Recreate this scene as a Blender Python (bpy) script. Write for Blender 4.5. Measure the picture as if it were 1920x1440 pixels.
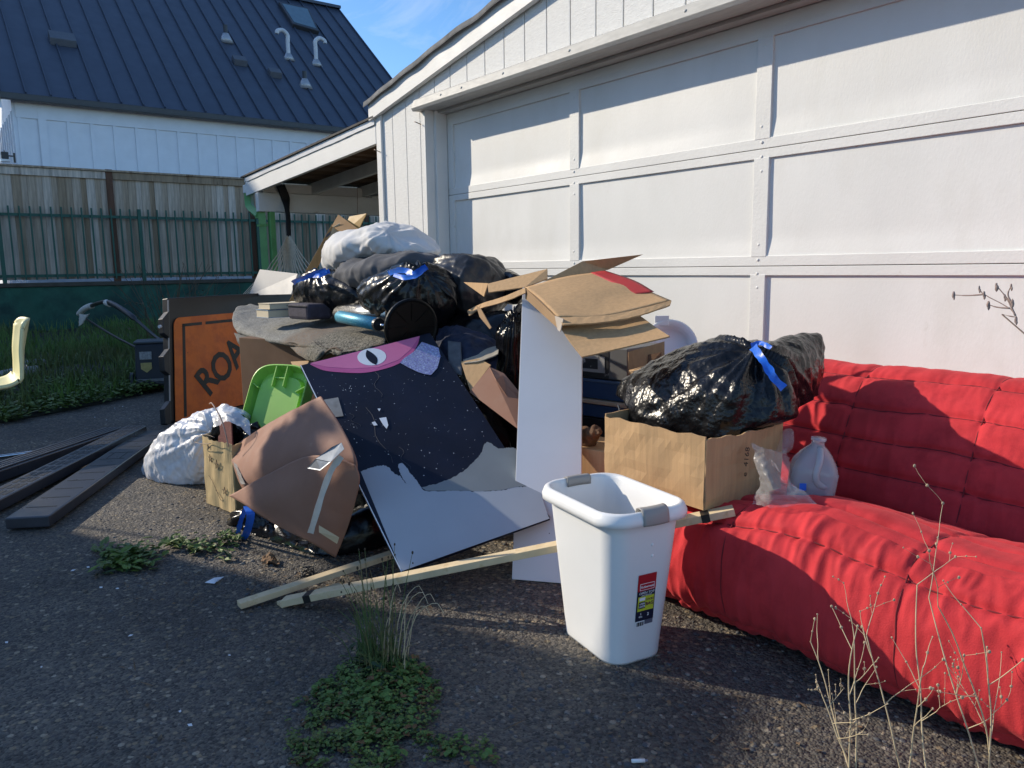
import bpy, math, random
import numpy as np
from mathutils import Vector, noise
for o in list(bpy.data.objects): bpy.data.objects.remove(o)
SC = bpy.context.scene; COL = SC.collection
random.seed(7); RNG = np.random.default_rng(7)

# ------------------------------------------------------------------ camera
CR = np.array([[0.60787994, 0.79391851, -0.01324293],
               [0.11062222, -0.1011921, -0.98869757],
               [-0.78628538, 0.59954446, -0.14933767]])      # rows: right, down, forward
CP = np.array([0.0, 0.0, 1.08]); FPX = 1450.0
cam = bpy.data.cameras.new('camera'); camo = bpy.data.objects.new('camera', cam); COL.objects.link(camo)
cam.sensor_width = 36.0; cam.lens = 36.0*FPX/1920.0; cam.clip_start = 0.02; cam.clip_end = 2000
from mathutils import Matrix
mw = Matrix.Identity(4)
for i in range(3):
    mw[i][0] = CR[0][i]; mw[i][1] = -CR[1][i]; mw[i][2] = -CR[2][i]; mw[i][3] = CP[i]
camo.matrix_world = mw
SC.camera = camo

# ------------------------------------------------------------------ sky, sun, exposure
LX, LY, LZ = 1.6, 1.0, -0.95                                  # direction the sunlight travels
EL = math.atan2(-LZ, math.hypot(LX, LY)); AZ = math.atan2(-LX, -LY)
w = bpy.data.worlds.new('World'); SC.world = w; w.use_nodes = True
nt = w.node_tree; nt.nodes.clear()
wo = nt.nodes.new('ShaderNodeOutputWorld'); bg = nt.nodes.new('ShaderNodeBackground')
sky = nt.nodes.new('ShaderNodeTexSky'); sky.sky_type = 'NISHITA'; sky.sun_disc = False
sky.sun_elevation = EL; sky.sun_rotation = AZ; sky.altitude = 50; sky.air_density = 0.8; sky.dust_density = 0.3; sky.ozone_density = 2.0
tc = nt.nodes.new('ShaderNodeTexCoord'); mp = nt.nodes.new('ShaderNodeMapping')
mp.inputs['Scale'].default_value = (2.2, 2.2, 7.0); mp.inputs['Rotation'].default_value = (0.3, 0.2, 0.4)
nz = nt.nodes.new('ShaderNodeTexNoise'); nz.inputs['Scale'].default_value = 2.2; nz.inputs['Detail'].default_value = 7; nz.inputs['Roughness'].default_value = 0.6; nz.inputs['Distortion'].default_value = 0.6
rp = nt.nodes.new('ShaderNodeValToRGB'); rp.color_ramp.elements[0].position = 0.48; rp.color_ramp.elements[1].position = 0.8
rp.color_ramp.elements[1].color = (0.5, 0.5, 0.5, 1)
mx = nt.nodes.new('ShaderNodeMix'); mx.data_type = 'RGBA'
mx.inputs[7].default_value = (4.6, 4.9, 5.4, 1)
nt.links.new(tc.outputs['Generated'], mp.inputs['Vector']); nt.links.new(mp.outputs['Vector'], nz.inputs['Vector'])
nt.links.new(nz.outputs['Fac'], rp.inputs['Fac']); nt.links.new(rp.outputs['Color'], mx.inputs[0])
hs_ = nt.nodes.new('ShaderNodeHueSaturation'); hs_.inputs['Saturation'].default_value = 1.2
nt.links.new(sky.outputs['Color'], hs_.inputs['Color']); nt.links.new(hs_.outputs['Color'], mx.inputs[6]); nt.links.new(mx.outputs[2], bg.inputs['Color'])
bg.inputs['Strength'].default_value = 0.15
nt.links.new(bg.outputs['Background'], wo.inputs['Surface'])
sun = bpy.data.lights.new('sun', 'SUN'); sun.energy = 3.5; sun.angle = math.radians(0.53); sun.color = (1.0, 0.89, 0.72)
suno = bpy.data.objects.new('sun', sun); COL.objects.link(suno)
suno.rotation_euler = Vector((LX, LY, LZ)).to_track_quat('-Z', 'Y').to_euler(); suno.location = (-10, -6, 8)
SC.view_settings.view_transform = 'Standard'; SC.view_settings.look = 'None'
SC.view_settings.exposure = 0.54; SC.view_settings.gamma = 1.0; SC.view_settings.use_curve_mapping = False
SC.render.engine = 'CYCLES'
SC.cycles.max_bounces = 6; SC.cycles.diffuse_bounces = 3; SC.cycles.glossy_bounces = 3; SC.cycles.transmission_bounces = 5; SC.cycles.transparent_max_bounces = 8

# ------------------------------------------------------------------ helpers
def ray(px, py): return CR.T @ np.array([px-960.0, py-720.0, FPX])
def P(px, py, y): d = ray(px, py); return CP + d*((y-CP[1])/d[1])         # the point of the place seen there at depth y
def PX(px, py, x): d = ray(px, py); return CP + d*((x-CP[0])/d[0])
def G(px, py, z=0.0): d = ray(px, py); return CP + d*((z-CP[2])/d[2])
A = lambda *a: np.array(a, float)
def nrm(v): v = np.asarray(v, float); return v/(np.linalg.norm(v)+1e-12)
ORG = {}
def mk(name, V, F, mat, parent=None, smooth=False, base=None, bevel=0):
    V = np.asarray(V, float)
    me = bpy.data.meshes.new(name); o = bpy.data.objects.new(name, me); COL.objects.link(o)
    if parent is not None:
        org = ORG[parent.name]; o.parent = parent
    else:
        org = A(*base) if base is not None else A(V[:, 0].mean(), V[:, 1].mean(), V[:, 2].min())
        o.location = org
    ORG[o.name] = org
    me.from_pydata([tuple(v) for v in (V-org)], [], [tuple(int(i) for i in f) for f in F])
    if isinstance(mat, (list, tuple)):
        for m_ in mat: me.materials.append(m_)
    else: me.materials.append(mat)
    if smooth: me.polygons.foreach_set('use_smooth', [True]*len(me.polygons))
    me.update()
    if bevel:
        b = o.modifiers.new('bevel', 'BEVEL'); b.width = bevel; b.segments = 2; b.limit_method = 'ANGLE'; b.angle_limit = 0.6
    return o
def tag(o, label=None, cat=None, group=None, kind=None):
    if label: o['label'] = label
    if cat: o['category'] = cat
    if group: o['group'] = group
    if kind: o['kind'] = kind
    return o
def T(name, label, cat, base, group=None):
    o = bpy.data.objects.new(name, None); COL.objects.link(o); o.location = base; o.empty_display_size = 0.1
    ORG[o.name] = A(*base); return tag(o, label, cat, group)
def inst(src, name, parent, off, rot=None, scale=None):
    o = bpy.data.objects.new(name, src.data); COL.objects.link(o); o.parent = parent; o.location = off
    if rot: o.rotation_euler = rot
    if scale: o.scale = scale
    ORG[o.name] = ORG[parent.name]
    for m_ in src.modifiers:
        if m_.type == 'BEVEL':
            b = o.modifiers.new('bevel', 'BEVEL'); b.width = m_.width; b.segments = m_.segments; b.limit_method = 'ANGLE'; b.angle_limit = m_.angle_limit
    return o
BF = [(0, 3, 2, 1), (4, 5, 6, 7), (0, 1, 5, 4), (1, 2, 6, 5), (2, 3, 7, 6), (3, 0, 4, 7)]
def bx(x0, x1, y0, y1, z0, z1):
    return A((x0, y0, z0), (x1, y0, z0), (x1, y1, z0), (x0, y1, z0), (x0, y0, z1), (x1, y0, z1), (x1, y1, z1), (x0, y1, z1)), BF
def ob(c, a, b, d):      # centre and three half axes
    c, a, b, d = map(np.asarray, (c, a, b, d)); V = []
    for k in (-1, 1):
        for i, j in ((-1, -1), (1, -1), (1, 1), (-1, 1)): V.append(c+i*a+j*b+k*d)
    return np.array(V), BF
def beam(p, q, w_, h_, up=(0, 0, 1)):
    p, q = np.asarray(p, float), np.asarray(q, float); d = nrm(q-p); s = nrm(np.cross(d, up)); u = np.cross(s, d)
    return ob((p+q)/2, (q-p)/2, s*w_/2, u*h_/2)
def slab(pts, th, up=None):
    p = np.array(pts, float); n = len(p); c = p.mean(0); N = np.zeros(3)
    for i in range(n): N += np.cross(p[i]-c, p[(i+1) % n]-c)
    N = nrm(N)
    if up is not None and N@np.asarray(up) < 0: p = p[::-1]; N = -N
    V = np.vstack([p, p-N*th])
    F = [tuple(range(n)), tuple(range(2*n-1, n-1, -1))]+[(i, n+i, n+(i+1) % n, (i+1) % n) for i in range(n)]
    return V, F
def join(*vf):
    V = []; F = []; k = 0
    for v, f in vf:
        V.append(np.asarray(v)); F += [tuple(i+k for i in q) for q in f]; k += len(v)
    return np.vstack(V), F
def cr(pts, n):          # Catmull-Rom through points
    p = np.array(pts, float)
    if len(p) == 2: t = np.linspace(0, 1, n)[:, None]; return p[0]*(1-t)+p[1]*t
    e = np.vstack([2*p[0]-p[1], p, 2*p[-1]-p[-2]]); out = []
    for s in np.linspace(0, len(p)-1, n):
        i = min(int(s), len(p)-2); t = s-i; a, b, c, d = e[i:i+4]
        out.append(.5*(2*b+(c-a)*t+(2*a-5*b+4*c-d)*t*t+(3*b-3*c+d-a)*t**3))
    return np.array(out)
def tube(pts, r, n=8, cap=True):
    p = np.array(pts, float); m = len(p); r = np.full(m, r) if np.isscalar(r) else np.asarray(r, float)
    t = np.gradient(p, axis=0) if m > 2 else np.repeat((p[1]-p[0])[None], m, 0); V = []; F = []
    ref = A(0, 0, 1) if abs(nrm(t[0])[2]) < .9 else A(1, 0, 0); s = nrm(np.cross(t[0], ref))
    for i in range(m):
        d = nrm(t[i]); s = nrm(s-d*(s@d)); u = np.cross(d, s)
        for k in range(n):
            a = 2*math.pi*k/n; V.append(p[i]+r[i]*(math.cos(a)*s+math.sin(a)*u))
    for i in range(m-1):
        for k in range(n): F.append((i*n+k, i*n+(k+1) % n, (i+1)*n+(k+1) % n, (i+1)*n+k))
    if cap: F.append(tuple(range(n-1, -1, -1))); F.append(tuple((m-1)*n+k for k in range(n)))
    return np.array(V), F
def nse(p, s=1.0, o=0.0): return noise.noise(Vector((p[0]*s+o, p[1]*s-o*1.7, p[2]*s+o*.6)))
def ridge(p, s, o): return 1-2*abs(nse(p, s, o))
def vnormals(V, F):
    V = np.asarray(V); N = np.zeros_like(V); q = np.array([f if len(f) == 4 else (f[0], f[1], f[2], f[2]) for f in F])
    n = np.cross(V[q[:, 2]]-V[q[:, 0]], V[q[:, 3]]-V[q[:, 1]])
    for k in range(4): np.add.at(N, q[:, k], n)
    return N/(np.linalg.norm(N, axis=1)[:, None]+1e-12)
def grid(rows, nu, nv, th=0.004, wr=0, ws=9, seed=0, closed=False):
    R_ = np.array([cr(r, nu) for r in rows]); S = np.stack([cr(R_[:, j], nv) for j in range(nu)], 1)  # nv,nu,3
    V = S.reshape(-1, 3).copy(); F = [(i*nu+j, i*nu+j+1, (i+1)*nu+j+1, (i+1)*nu+j) for i in range(nv-1) for j in range(nu-1)]
    N = vnormals(V, F)
    if wr:
        d = np.array([wr*(nse(v, ws, seed)+.5*ridge(v, ws*2.1, seed+3)) for v in V]); V = V+N*d[:, None]; N = vnormals(V, F)
    if th:
        m = len(V); V2 = V-N*th; F2 = [tuple(i+m for i in f[::-1]) for f in F]
        b = list(range(nu))+[i*nu+nu-1 for i in range(1, nv)]+[(nv-1)*nu+j for j in range(nu-2, -1, -1)]+[i*nu for i in range(nv-2, 0, -1)]
        F3 = [(b[i], b[i]+m, b[(i+1) % len(b)]+m, b[(i+1) % len(b)]) for i in range(len(b))]
        V = np.vstack([V, V2]); F = F+F2+F3
    return V, F
def loft(secs, nr=48, ns=48, ex=2.4, wr=0, ws=10, seed=0, fold=0, fk=9, knot=None, floor=None, capr=.35, crinkle=0, cs=22):
    """secs: (px, top py, bottom py, depth y, half depth) - a soft body through those cross-sections."""
    C_ = []; H = []; D = []
    for px, t, b, y, dw in secs:
        a, c = P(px, t, y), P(px, b, y); C_.append((a+c)/2); H.append((a-c)/2); D.append(dw)
    C_ = cr(C_, ns); H = cr(H, ns); D = np.interp(np.linspace(0, 1, ns), np.linspace(0, 1, len(D)), D)
    V = []; F = []
    ax = nrm(C_[-1]-C_[0]); dep = nrm(np.cross(ax, A(0, 0, 1)))
    for i in range(ns):
        t = i/(ns-1); e = min(t, 1-t)/capr; k = math.sqrt(max(0.0, 1-(1-min(e, 1))**2)) if capr > 0 else 1
        k = max(k, .02)
        for j in range(nr):
            a = 2*math.pi*j/nr; c, s = math.cos(a), math.sin(a)
            c = math.copysign(abs(c)**(2/ex), c); s = math.copysign(abs(s)**(2/ex), s)
            V.append(C_[i]+k*(c*H[i]+s*D[i]*dep))
    for i in range(ns-1):
        for j in range(nr): F.append((i*nr+j, (i+1)*nr+j, (i+1)*nr+(j+1) % nr, i*nr+(j+1) % nr))
    V = np.array(V); m = len(V); V = np.vstack([V, V[:nr].mean(0), V[-nr:].mean(0)])
    F += [(m, j, (j+1) % nr) for j in range(nr)]+[(m+1, m-nr+(j+1) % nr, m-nr+j) for j in range(nr)]
    return crumple(V, F, wr, ws, seed, fold, fk, knot, floor, crinkle, cs)
FAC = (0, 8, (1, 1, .6))
def crumple(V, F, wr=0, ws=10, seed=0, fold=0, fk=9, knot=None, floor=None, crinkle=0, cs=22):
    N = vnormals(V, F)
    cen = V.mean(0)
    if N[0]@(V[0]-cen) < 0 and (N*(V-cen)).sum() < 0: N = -N; F = [f[::-1] for f in F]
    d = np.zeros(len(V))
    if knot is not None:
        kp = np.asarray(knot, float); kd = nrm(kp-cen); s0 = nrm(np.cross(kd, (0.3, .9, .2))); u0 = np.cross(kd, s0); ext = np.abs((V-cen)@kd).max()
    for i, v in enumerate(V):
        x = 0
        if wr: x += wr*(nse(v, ws*.5, seed)+.6*ridge(v, ws, seed+5)+.35*ridge(v, ws*2.2, seed+9))
        if crinkle:
            x += crinkle*(abs(nse(v+.04*A(nse(v, 14, 1), nse(v, 14, 2), nse(v, 14, 3)), cs, seed+2))*-2+.5)
        if FAC[0]:
            q_ = Vector((v[0]*FAC[2][0]+.3*v[2]+.03*nse(v, 9, 4), v[1]*FAC[2][1]+.03*nse(v, 9, 7), v[2]*FAC[2][2]-.3*v[0]))*FAC[1]; dd_ = noise.voronoi(q_)[0]; q2 = q_*2.3; d2_ = noise.voronoi(q2)[0]; x += FAC[0]*((dd_[1]-dd_[0])*.9+(d2_[1]-d2_[0])*.4-.4)
        if fold and knot is not None:
            r = v-kp; dist = np.linalg.norm(r); a = math.atan2(r@u0, r@s0)
            f = nse((math.cos(a)*fk*.35, math.sin(a)*fk*.35, dist*1.5), 1, seed+20)+.5*nse((math.cos(a)*fk*.8, math.sin(a)*fk*.8, dist*2.5), 1, seed+31)
            x += fold*f*(1/(1+(dist/(ext*.8))**2))*min(1, dist/.04)
        d[i] = x
    V = V+N*d[:, None]
    if floor is not None: V[:, 2] = np.maximum(V[:, 2], floor+.002*np.sin(V[:, 0]*60))
    return V, F

# ------------------------------------------------------------------ materials
def M(name, col, rough=.6, var=.12, vs=6.0, bump=0, bs=60, metal=0, spec=.5, col2=None, c2pos=(.45, .6), c2s=5, sheen=0, trans=0, rnd=0, wear=None, coat=0, alpha=1, stretch=(1, 1, 1), bdet=4, vor=0, vorscale=80, sss=0, extra=None):
    m = bpy.data.materials.new(name); m.use_nodes = True; t = m.node_tree; L = t.links; N = t.nodes; b = N['Principled BSDF']
    g = N.new('ShaderNodeTexCoord'); mp_ = N.new('ShaderNodeMapping'); mp_.inputs['Scale'].default_value = stretch; L.new(g.outputs['Object'], mp_.inputs['Vector']); co = mp_.outputs['Vector']
    def nz_(s, d=4, r=.55):
        n = N.new('ShaderNodeTexNoise'); n.inputs['Scale'].default_value = s; n.inputs['Detail'].default_value = d; n.inputs['Roughness'].default_value = r; L.new(co, n.inputs['Vector']); return n.outputs['Fac']
    def mix(f, a, c):
        x = N.new('ShaderNodeMix'); x.data_type = 'RGBA'
        for s_, v in ((0, f), (6, a), (7, c)):
            if hasattr(v, 'is_linked'): L.new(v, x.inputs[s_])
            else: x.inputs[s_].default_value = v if s_ == 0 else (*v, 1)
        return x.outputs[2]
    def ramp(f, a, c):
        x = N.new('ShaderNodeMapRange'); x.inputs[1].default_value = a; x.inputs[2].default_value = c; L.new(f, x.inputs[0]); x.clamp = True; return x.outputs[0]
    col = np.array(col, float); lo = tuple(np.clip(col*(1-var), 0, 1)); hi = tuple(np.clip(col*(1+var), 0, 1))
    c = mix(ramp(nz_(vs, 5), .3, .7), lo, hi)
    if col2 is not None: c = mix(ramp(nz_(c2s, 5, .65), *c2pos), c, tuple(col2))
    if wear is not None: c = mix(ramp(nz_(wear[1], 6, .7), wear[2], wear[2]+.08), c, tuple(wear[0]))
    if rnd:
        oi = N.new('ShaderNodeObjectInfo'); h = N.new('ShaderNodeHueSaturation'); mr = N.new('ShaderNodeMapRange'); L.new(oi.outputs['Random'], mr.inputs[0]); mr.inputs[3].default_value = 1-rnd; mr.inputs[4].default_value = 1+rnd
        L.new(mr.outputs[0], h.inputs['Value']); L.new(c, h.inputs['Color'])
        mr2 = N.new('ShaderNodeMapRange'); L.new(oi.outputs['Random'], mr2.inputs[0]); mr2.inputs[3].default_value = 1.3; mr2.inputs[4].default_value = .7; L.new(mr2.outputs[0], h.inputs['Saturation']); c = h.outputs['Color']
    L.new(c, b.inputs['Base Color'])
    rr = ramp(nz_(vs*2.3, 3), .2, .8); q = N.new('ShaderNodeMapRange'); L.new(rr, q.inputs[0]); q.inputs[3].default_value = max(.02, rough*.85); q.inputs[4].default_value = min(1, rough*1.15); L.new(q.outputs[0], b.inputs['Roughness'])
    b.inputs['Metallic'].default_value = metal; b.inputs['Specular IOR Level'].default_value = spec
    if sheen: b.inputs['Sheen Weight'].default_value = sheen; b.inputs['Sheen Roughness'].default_value = .4; b.inputs['Sheen Tint'].default_value = (*np.clip(col*2.0+.15, 0, 1), 1)
    if trans: b.inputs['Transmission Weight'].default_value = trans
    if coat: b.inputs['Coat Weight'].default_value = coat
    if sss: b.inputs['Subsurface Weight'].default_value = sss; b.inputs['Subsurface Radius'].default_value = (.02, .02, .02); b.inputs['Subsurface Scale'].default_value = .5
    if alpha < 1: b.inputs['Alpha'].default_value = alpha
    last = None
    if bump:
        bn = N.new('ShaderNodeBump'); bn.inputs['Strength'].default_value = 1; bn.inputs['Distance'].default_value = bump; L.new(nz_(bs, bdet, .6), bn.inputs['Height']); last = bn
    if vor:
        v = N.new('ShaderNodeTexVoronoi'); v.feature = 'SMOOTH_F1'; v.inputs['Scale'].default_value = vorscale; L.new(co, v.inputs['Vector'])
        bn = N.new('ShaderNodeBump'); bn.inputs['Distance'].default_value = vor; bn.invert = True; L.new(v.outputs['Distance'], bn.inputs['Height'])
        if last: L.new(last.outputs[0], bn.inputs['Normal'])
        last = bn
    if last: L.new(last.outputs[0], b.inputs['Normal'])
    m['_'] = 0
    if extra: extra(t, b, co, mix, ramp, nz_, c)
    return m
white_paint = M('white_paint', (.70, .695, .67), .55, .05, 3, bump=.0012, bs=70, wear=((.6, .58, .52), 9, .66))
panel_paint = M('door_panel_paint', (.72, .715, .69), .5, .06, 1.3, bump=.0006, bs=75, bdet=3, wear=((.62, .6, .55), 2.4, .66), col2=(.66, .65, .61), c2s=2.2, c2pos=(.5, .8), stretch=(1.6, 1, .7))
rough_paint = M('rough_sawn_paint', (.74, .73, .70), .75, .06, 14, bump=.0035, bs=30, stretch=(1.4, 1.4, 6), wear=((.6, .58, .55), 20, .68))
gray_trim = M('drip_cap_paint', (.43, .42, .39), .6, .12, 9, bump=.001, bs=40, stretch=(1, 4, 4), wear=((.42, .4, .36), 6, .64))
def textmesh(name, s, mat, origin, ex, ey, size, parent, off=.0015, th=.0006, bold=False, align='CENTER', shear=0):
    cu = bpy.data.curves.new(name, 'FONT'); cu.body = s; cu.size = 1; cu.align_x = align; cu.align_y = 'CENTER'; cu.resolution_u = 3; cu.shear = shear
    if bold: cu.offset = .022
    to = bpy.data.objects.new('tmp', cu); COL.objects.link(to); dg = bpy.context.evaluated_depsgraph_get(); dg.update()
    me = bpy.data.meshes.new_from_object(to.evaluated_get(dg)); bpy.data.objects.remove(to)
    ex, ey = nrm(ex), nrm(ey); n = np.cross(ex, ey); V = np.array([v.co[:] for v in me.vertices]); F = [tuple(p.vertices) for p in me.polygons]
    bpy.data.meshes.remove(me)
    W = origin+np.outer(V[:, 0]*size, ex)+np.outer(V[:, 1]*size, ey)+n*off
    m_ = len(W); W2 = W-n*th
    return mk(name, np.vstack([W, W2]), F+[tuple(i+m_ for i in f[::-1]) for f in F], mat, parent)
# ================================================================== GROUND
def asphalt_extra(t, b, co, mix, ramp, nz_, c):
    N, L = t.nodes, t.links
    def vor(scale, out='Color', feat='F1'):
        v = N.new('ShaderNodeTexVoronoi'); v.feature = feat; v.inputs['Scale'].default_value = scale; v.inputs['Randomness'].default_value = 1; L.new(co, v.inputs['Vector']); return v
    v = vor(64); sep = N.new('ShaderNodeSeparateColor'); L.new(v.outputs['Color'], sep.inputs[0])
    rp_ = N.new('ShaderNodeValToRGB'); L.new(sep.outputs[0], rp_.inputs['Fac']); e = rp_.color_ramp
    cols = [(0, (.038, .036, .035)), (.3, (.070, .065, .060)), (.55, (.108, .095, .080)), (.75, (.175, .142, .098)), (.9, (.22, .17, .105)), (.97, (.28, .24, .18))]
    e.elements[0].position = 0; e.elements[0].color = (*cols[0][1], 1); e.elements[1].position = .97; e.elements[1].color = (*cols[-1][1], 1)
    for p_, c_ in cols[1:-1]: x = e.elements.new(p_); x.color = (*c_, 1)
    v2 = vor(150); s2 = N.new('ShaderNodeSeparateColor'); L.new(v2.outputs['Color'], s2.inputs[0])
    fine = mix(s2.outputs[1], (.026, .024, .023), (.138, .12, .096))
    inst_ = ramp(sep.outputs[2], .42, .45)
    edge = ramp(v.outputs['Distance'], .62, .45)
    f = N.new('ShaderNodeMath'); f.operation = 'MULTIPLY'; L.new(inst_, f.inputs[0]); L.new(edge, f.inputs[1])
    cc = mix(f.outputs[0], fine, rp_.outputs['Color'])
    dm = N.new('ShaderNodeMix'); dm.data_type = 'RGBA'; dm.blend_type = 'MULTIPLY'; dm.inputs[0].default_value = 1; L.new(cc, dm.inputs[6])
    mr = N.new('ShaderNodeMapRange'); L.new(nz_(1.1, 6, .65), mr.inputs[0]); mr.inputs[1].default_value = .3; mr.inputs[2].default_value = .7; mr.inputs[3].default_value = .6; mr.inputs[4].default_value = 1.5
    cb = N.new('ShaderNodeCombineColor'); [L.new(mr.outputs[0], cb.inputs[i]) for i in range(3)]; L.new(cb.outputs[0], dm.inputs[7])
    L.new(dm.outputs[2], b.inputs['Base Color'])
    # pebble relief
    h = N.new('ShaderNodeMath'); h.operation = 'MULTIPLY'; inv = N.new('ShaderNodeMath'); inv.operation = 'SUBTRACT'; inv.inputs[0].default_value = .8; L.new(v.outputs['Distance'], inv.inputs[1])
    L.new(inv.outputs[0], h.inputs[0]); L.new(inst_, h.inputs[1])
    h2 = N.new('ShaderNodeMath'); h2.operation = 'MULTIPLY_ADD'; L.new(v2.outputs['Distance'], h2.inputs[0]); h2.inputs[1].default_value = -.5; L.new(h.outputs[0], h2.inputs[2])
    bn = N.new('ShaderNodeBump'); bn.inputs['Distance'].default_value = .007; bn.inputs['Strength'].default_value = 1; L.new(h2.outputs[0], bn.inputs['Height']); L.new(bn.outputs[0], b.inputs['Normal'])
m_ground = M('exposed_aggregate_asphalt', (.05, .05, .05), .78, extra=asphalt_extra)
nx = 40
gx = np.concatenate([np.linspace(-400, -30, 6), np.linspace(-24, 24, 60), np.linspace(30, 400, 6)]); gy = gx
V = [(x, y, .006*nse((x, y, 0), .35, 3) if abs(x) < 24 and abs(y) < 24 else 0) for y in gy for x in gx]; n_ = len(gx)
F = [(j*n_+i, j*n_+i+1, (j+1)*n_+i+1, (j+1)*n_+i) for j in range(n_-1) for i in range(n_-1)]
tag(mk('ground', V, F, m_ground, smooth=True, base=(0, 0, 0)), 'dark exposed aggregate asphalt of the yard', 'ground', kind='structure')
# loose and half-sunk pebbles of the aggregate near the viewer
m_peb = M('pebble', (.20, .175, .145), .7, .5, 40, rnd=0, col2=(.06, .063, .07), c2s=35, c2pos=(.42, .5), bump=.0004, bs=300)
def icos():
    t = (1+5**.5)/2; v = [(-1, t, 0), (1, t, 0), (-1, -t, 0), (1, -t, 0), (0, -1, t), (0, 1, t), (0, -1, -t), (0, 1, -t), (t, 0, -1), (t, 0, 1), (-t, 0, -1), (-t, 0, 1)]
    f = [(0, 11, 5), (0, 5, 1), (0, 1, 7), (0, 7, 10), (0, 10, 11), (1, 5, 9), (5, 11, 4), (11, 10, 2), (10, 7, 6), (7, 1, 8), (3, 9, 4), (3, 4, 2), (3, 2, 6), (3, 6, 8), (3, 8, 9), (4, 9, 5), (2, 4, 11), (6, 2, 10), (8, 6, 7), (9, 8, 1)]
    return np.array([nrm(x) for x in v]), f
IV, IF = icos()
def subd(v, f):
    v = list(map(np.array, v)); c = {}; o = []
    def mid(a, b):
        k = (min(a, b), max(a, b))
        if k not in c: v.append(nrm(v[a]+v[b])); c[k] = len(v)-1
        return c[k]
    for a, b, d in f: x, y, z = mid(a, b), mid(b, d), mid(d, a); o += [(a, x, z), (b, y, x), (d, z, y), (x, y, z)]
    return np.array(v), o
I1V, I1F = subd(IV, IF)
def stones(name, pts, mat, lo, hi, flat=.55, sink=.3):
    n = len(pts); k = len(I1V); V = np.zeros((n, k, 3))
    r = lo+(hi-lo)*RNG.random(n)**2.2; a = RNG.random(n)*6.28; e = .65+.35*RNG.random(n)
    jit = 1+.22*(RNG.random((n, k))-.5)
    x = I1V[None, :, 0]*jit*r[:, None]; y = I1V[None, :, 1]*jit*(r*e)[:, None]; z = I1V[None, :, 2]*jit*(r*flat)[:, None]
    V[..., 0] = x*np.cos(a)[:, None]-y*np.sin(a)[:, None]+pts[:, 0, None]; V[..., 1] = x*np.sin(a)[:, None]+y*np.cos(a)[:, None]+pts[:, 1, None]; V[..., 2] = z+pts[:, 2, None]+(r*flat*sink)[:, None]
    f = np.array(I1F); F = (f[None]+(np.arange(n)*k)[:, None, None]).reshape(-1, 3)
    return V.reshape(-1, 3), F
m_ = 9000
ang = RNG.random(m_)*1.75+1.25; rad = .95+4.2*RNG.random(m_)**1.7
pp = np.stack([rad*np.cos(ang), rad*np.sin(ang), np.zeros(m_)], 1); pp = pp[(pp[:, 1] < 3.05) & (pp[:, 0] < .2)]
V, F = stones('p', pp, m_peb, .0025, .0098, .5, -.02)
tag(mk('pebbles', V, F, m_peb, smooth=True, base=(0, 0, 0)), 'small rounded pebbles bedded in the dark asphalt', 'pebbles', kind='stuff')

# planted bed and grass bank in front of the fence
m_soil = M('bed_soil', (.035, .032, .022), .95, .4, 5, bump=.02, bs=18, col2=(.025, .04, .012), c2s=3)
EDGE = [(-5.6, -6), (-6.35, -.6), (-6.68, .40), (-7.0, .95), (-7.5, 1.66), (-7.75, 2.3), (-7.85, 4), (-7.9, 12)]
def edge_x(y): return float(np.interp(y, [e[1] for e in EDGE], [e[0] for e in EDGE]))
def bed_z(x, y): d = max(0, edge_x(y)-x); return .006+.10*min(1, d/1.2)+.05*min(1, d/6)+.05*nse((x, y, 0), 1.3, 5)*min(1, d/.4)
ys = np.linspace(-6, 12, 90); us = np.linspace(0, 1, 40)
V = [(edge_x(y)*(1-u)+(-15.2)*u, y, bed_z(edge_x(y)*(1-u)-15.2*u, y)) for y in ys for u in us]
F = [(j*40+i+1, j*40+i, (j+1)*40+i, (j+1)*40+i+1) for j in range(89) for i in range(39)]
tag(mk('garden_bed', V, F, m_soil, smooth=True, base=(-10, 2, 0)), 'shaded garden bed of soil and weeds before the fence', 'garden bed', kind='structure')

# ================================================================== GARAGE
YW, YD = 3.0, 3.17
GX0, GX1 = -5.59, 1.05; RX = -2.27
def rake(x): return 2.23+.171*(x+5.67) if x < RX else 2.23+.171*(2*RX-x+5.67)      # underside of the rake board
gar = T('garage', 'white garage with vertical groove siding and a wide panelled door', 'garage', (-2.3, 3.0, 0))
JL, JR, HT = -4.93, .36, 2.195
# siding boards
def plank(x0, x1, z0):
    a, b = rake(x0)+.05, rake(x1)+.05
    V = A((x0, YW, z0), (x1, YW, z0), (x1, YW+.016, z0), (x0, YW+.016, z0), (x0, YW, a), (x1, YW, b), (x1, YW+.016, b), (x0, YW+.016, a)); mk('siding_board', V, BF, rough_paint, gar, bevel=.002)
x = GX0; k = 0
W_ = .2025
while x < GX1-.02:
    x1 = min(x+W_, GX1)
    if x1 < JL+.001: plank(x+.004, x1-.004, .02)
    elif x < JL: plank(x+.004, JL, .02); plank(JL, x1-.004, 2.24)
    elif x > JR: plank(x+.004, x1-.004, .02)
    else: plank(x+.004, x1-.004, 2.24)
    x = x1
mk('wall_backing', *bx(GX0, JL, YW+.017, YW+.06, .0, 2.2), rough_paint, gar); mk('wall_backing', *bx(JR, GX1, YW+.017, YW+.06, 0, 2.2), rough_paint, gar)
Vb = A((GX0, YW+.017, 2.2), (GX1, YW+.017, 2.2), (GX1, YW+.017, rake(GX1)+.05), (RX, YW+.017, rake(RX)+.05), (GX0, YW+.017, rake(GX0)+.05)); mk('gable_backing', *slab(Vb, .04, (0, -1, 0)), rough_paint, gar)
mk('side_wall', *bx(GX0-.01, GX0+.05, YW+.03, 9.2, 0, rake(GX0)+.02), rough_paint, gar)
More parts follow.
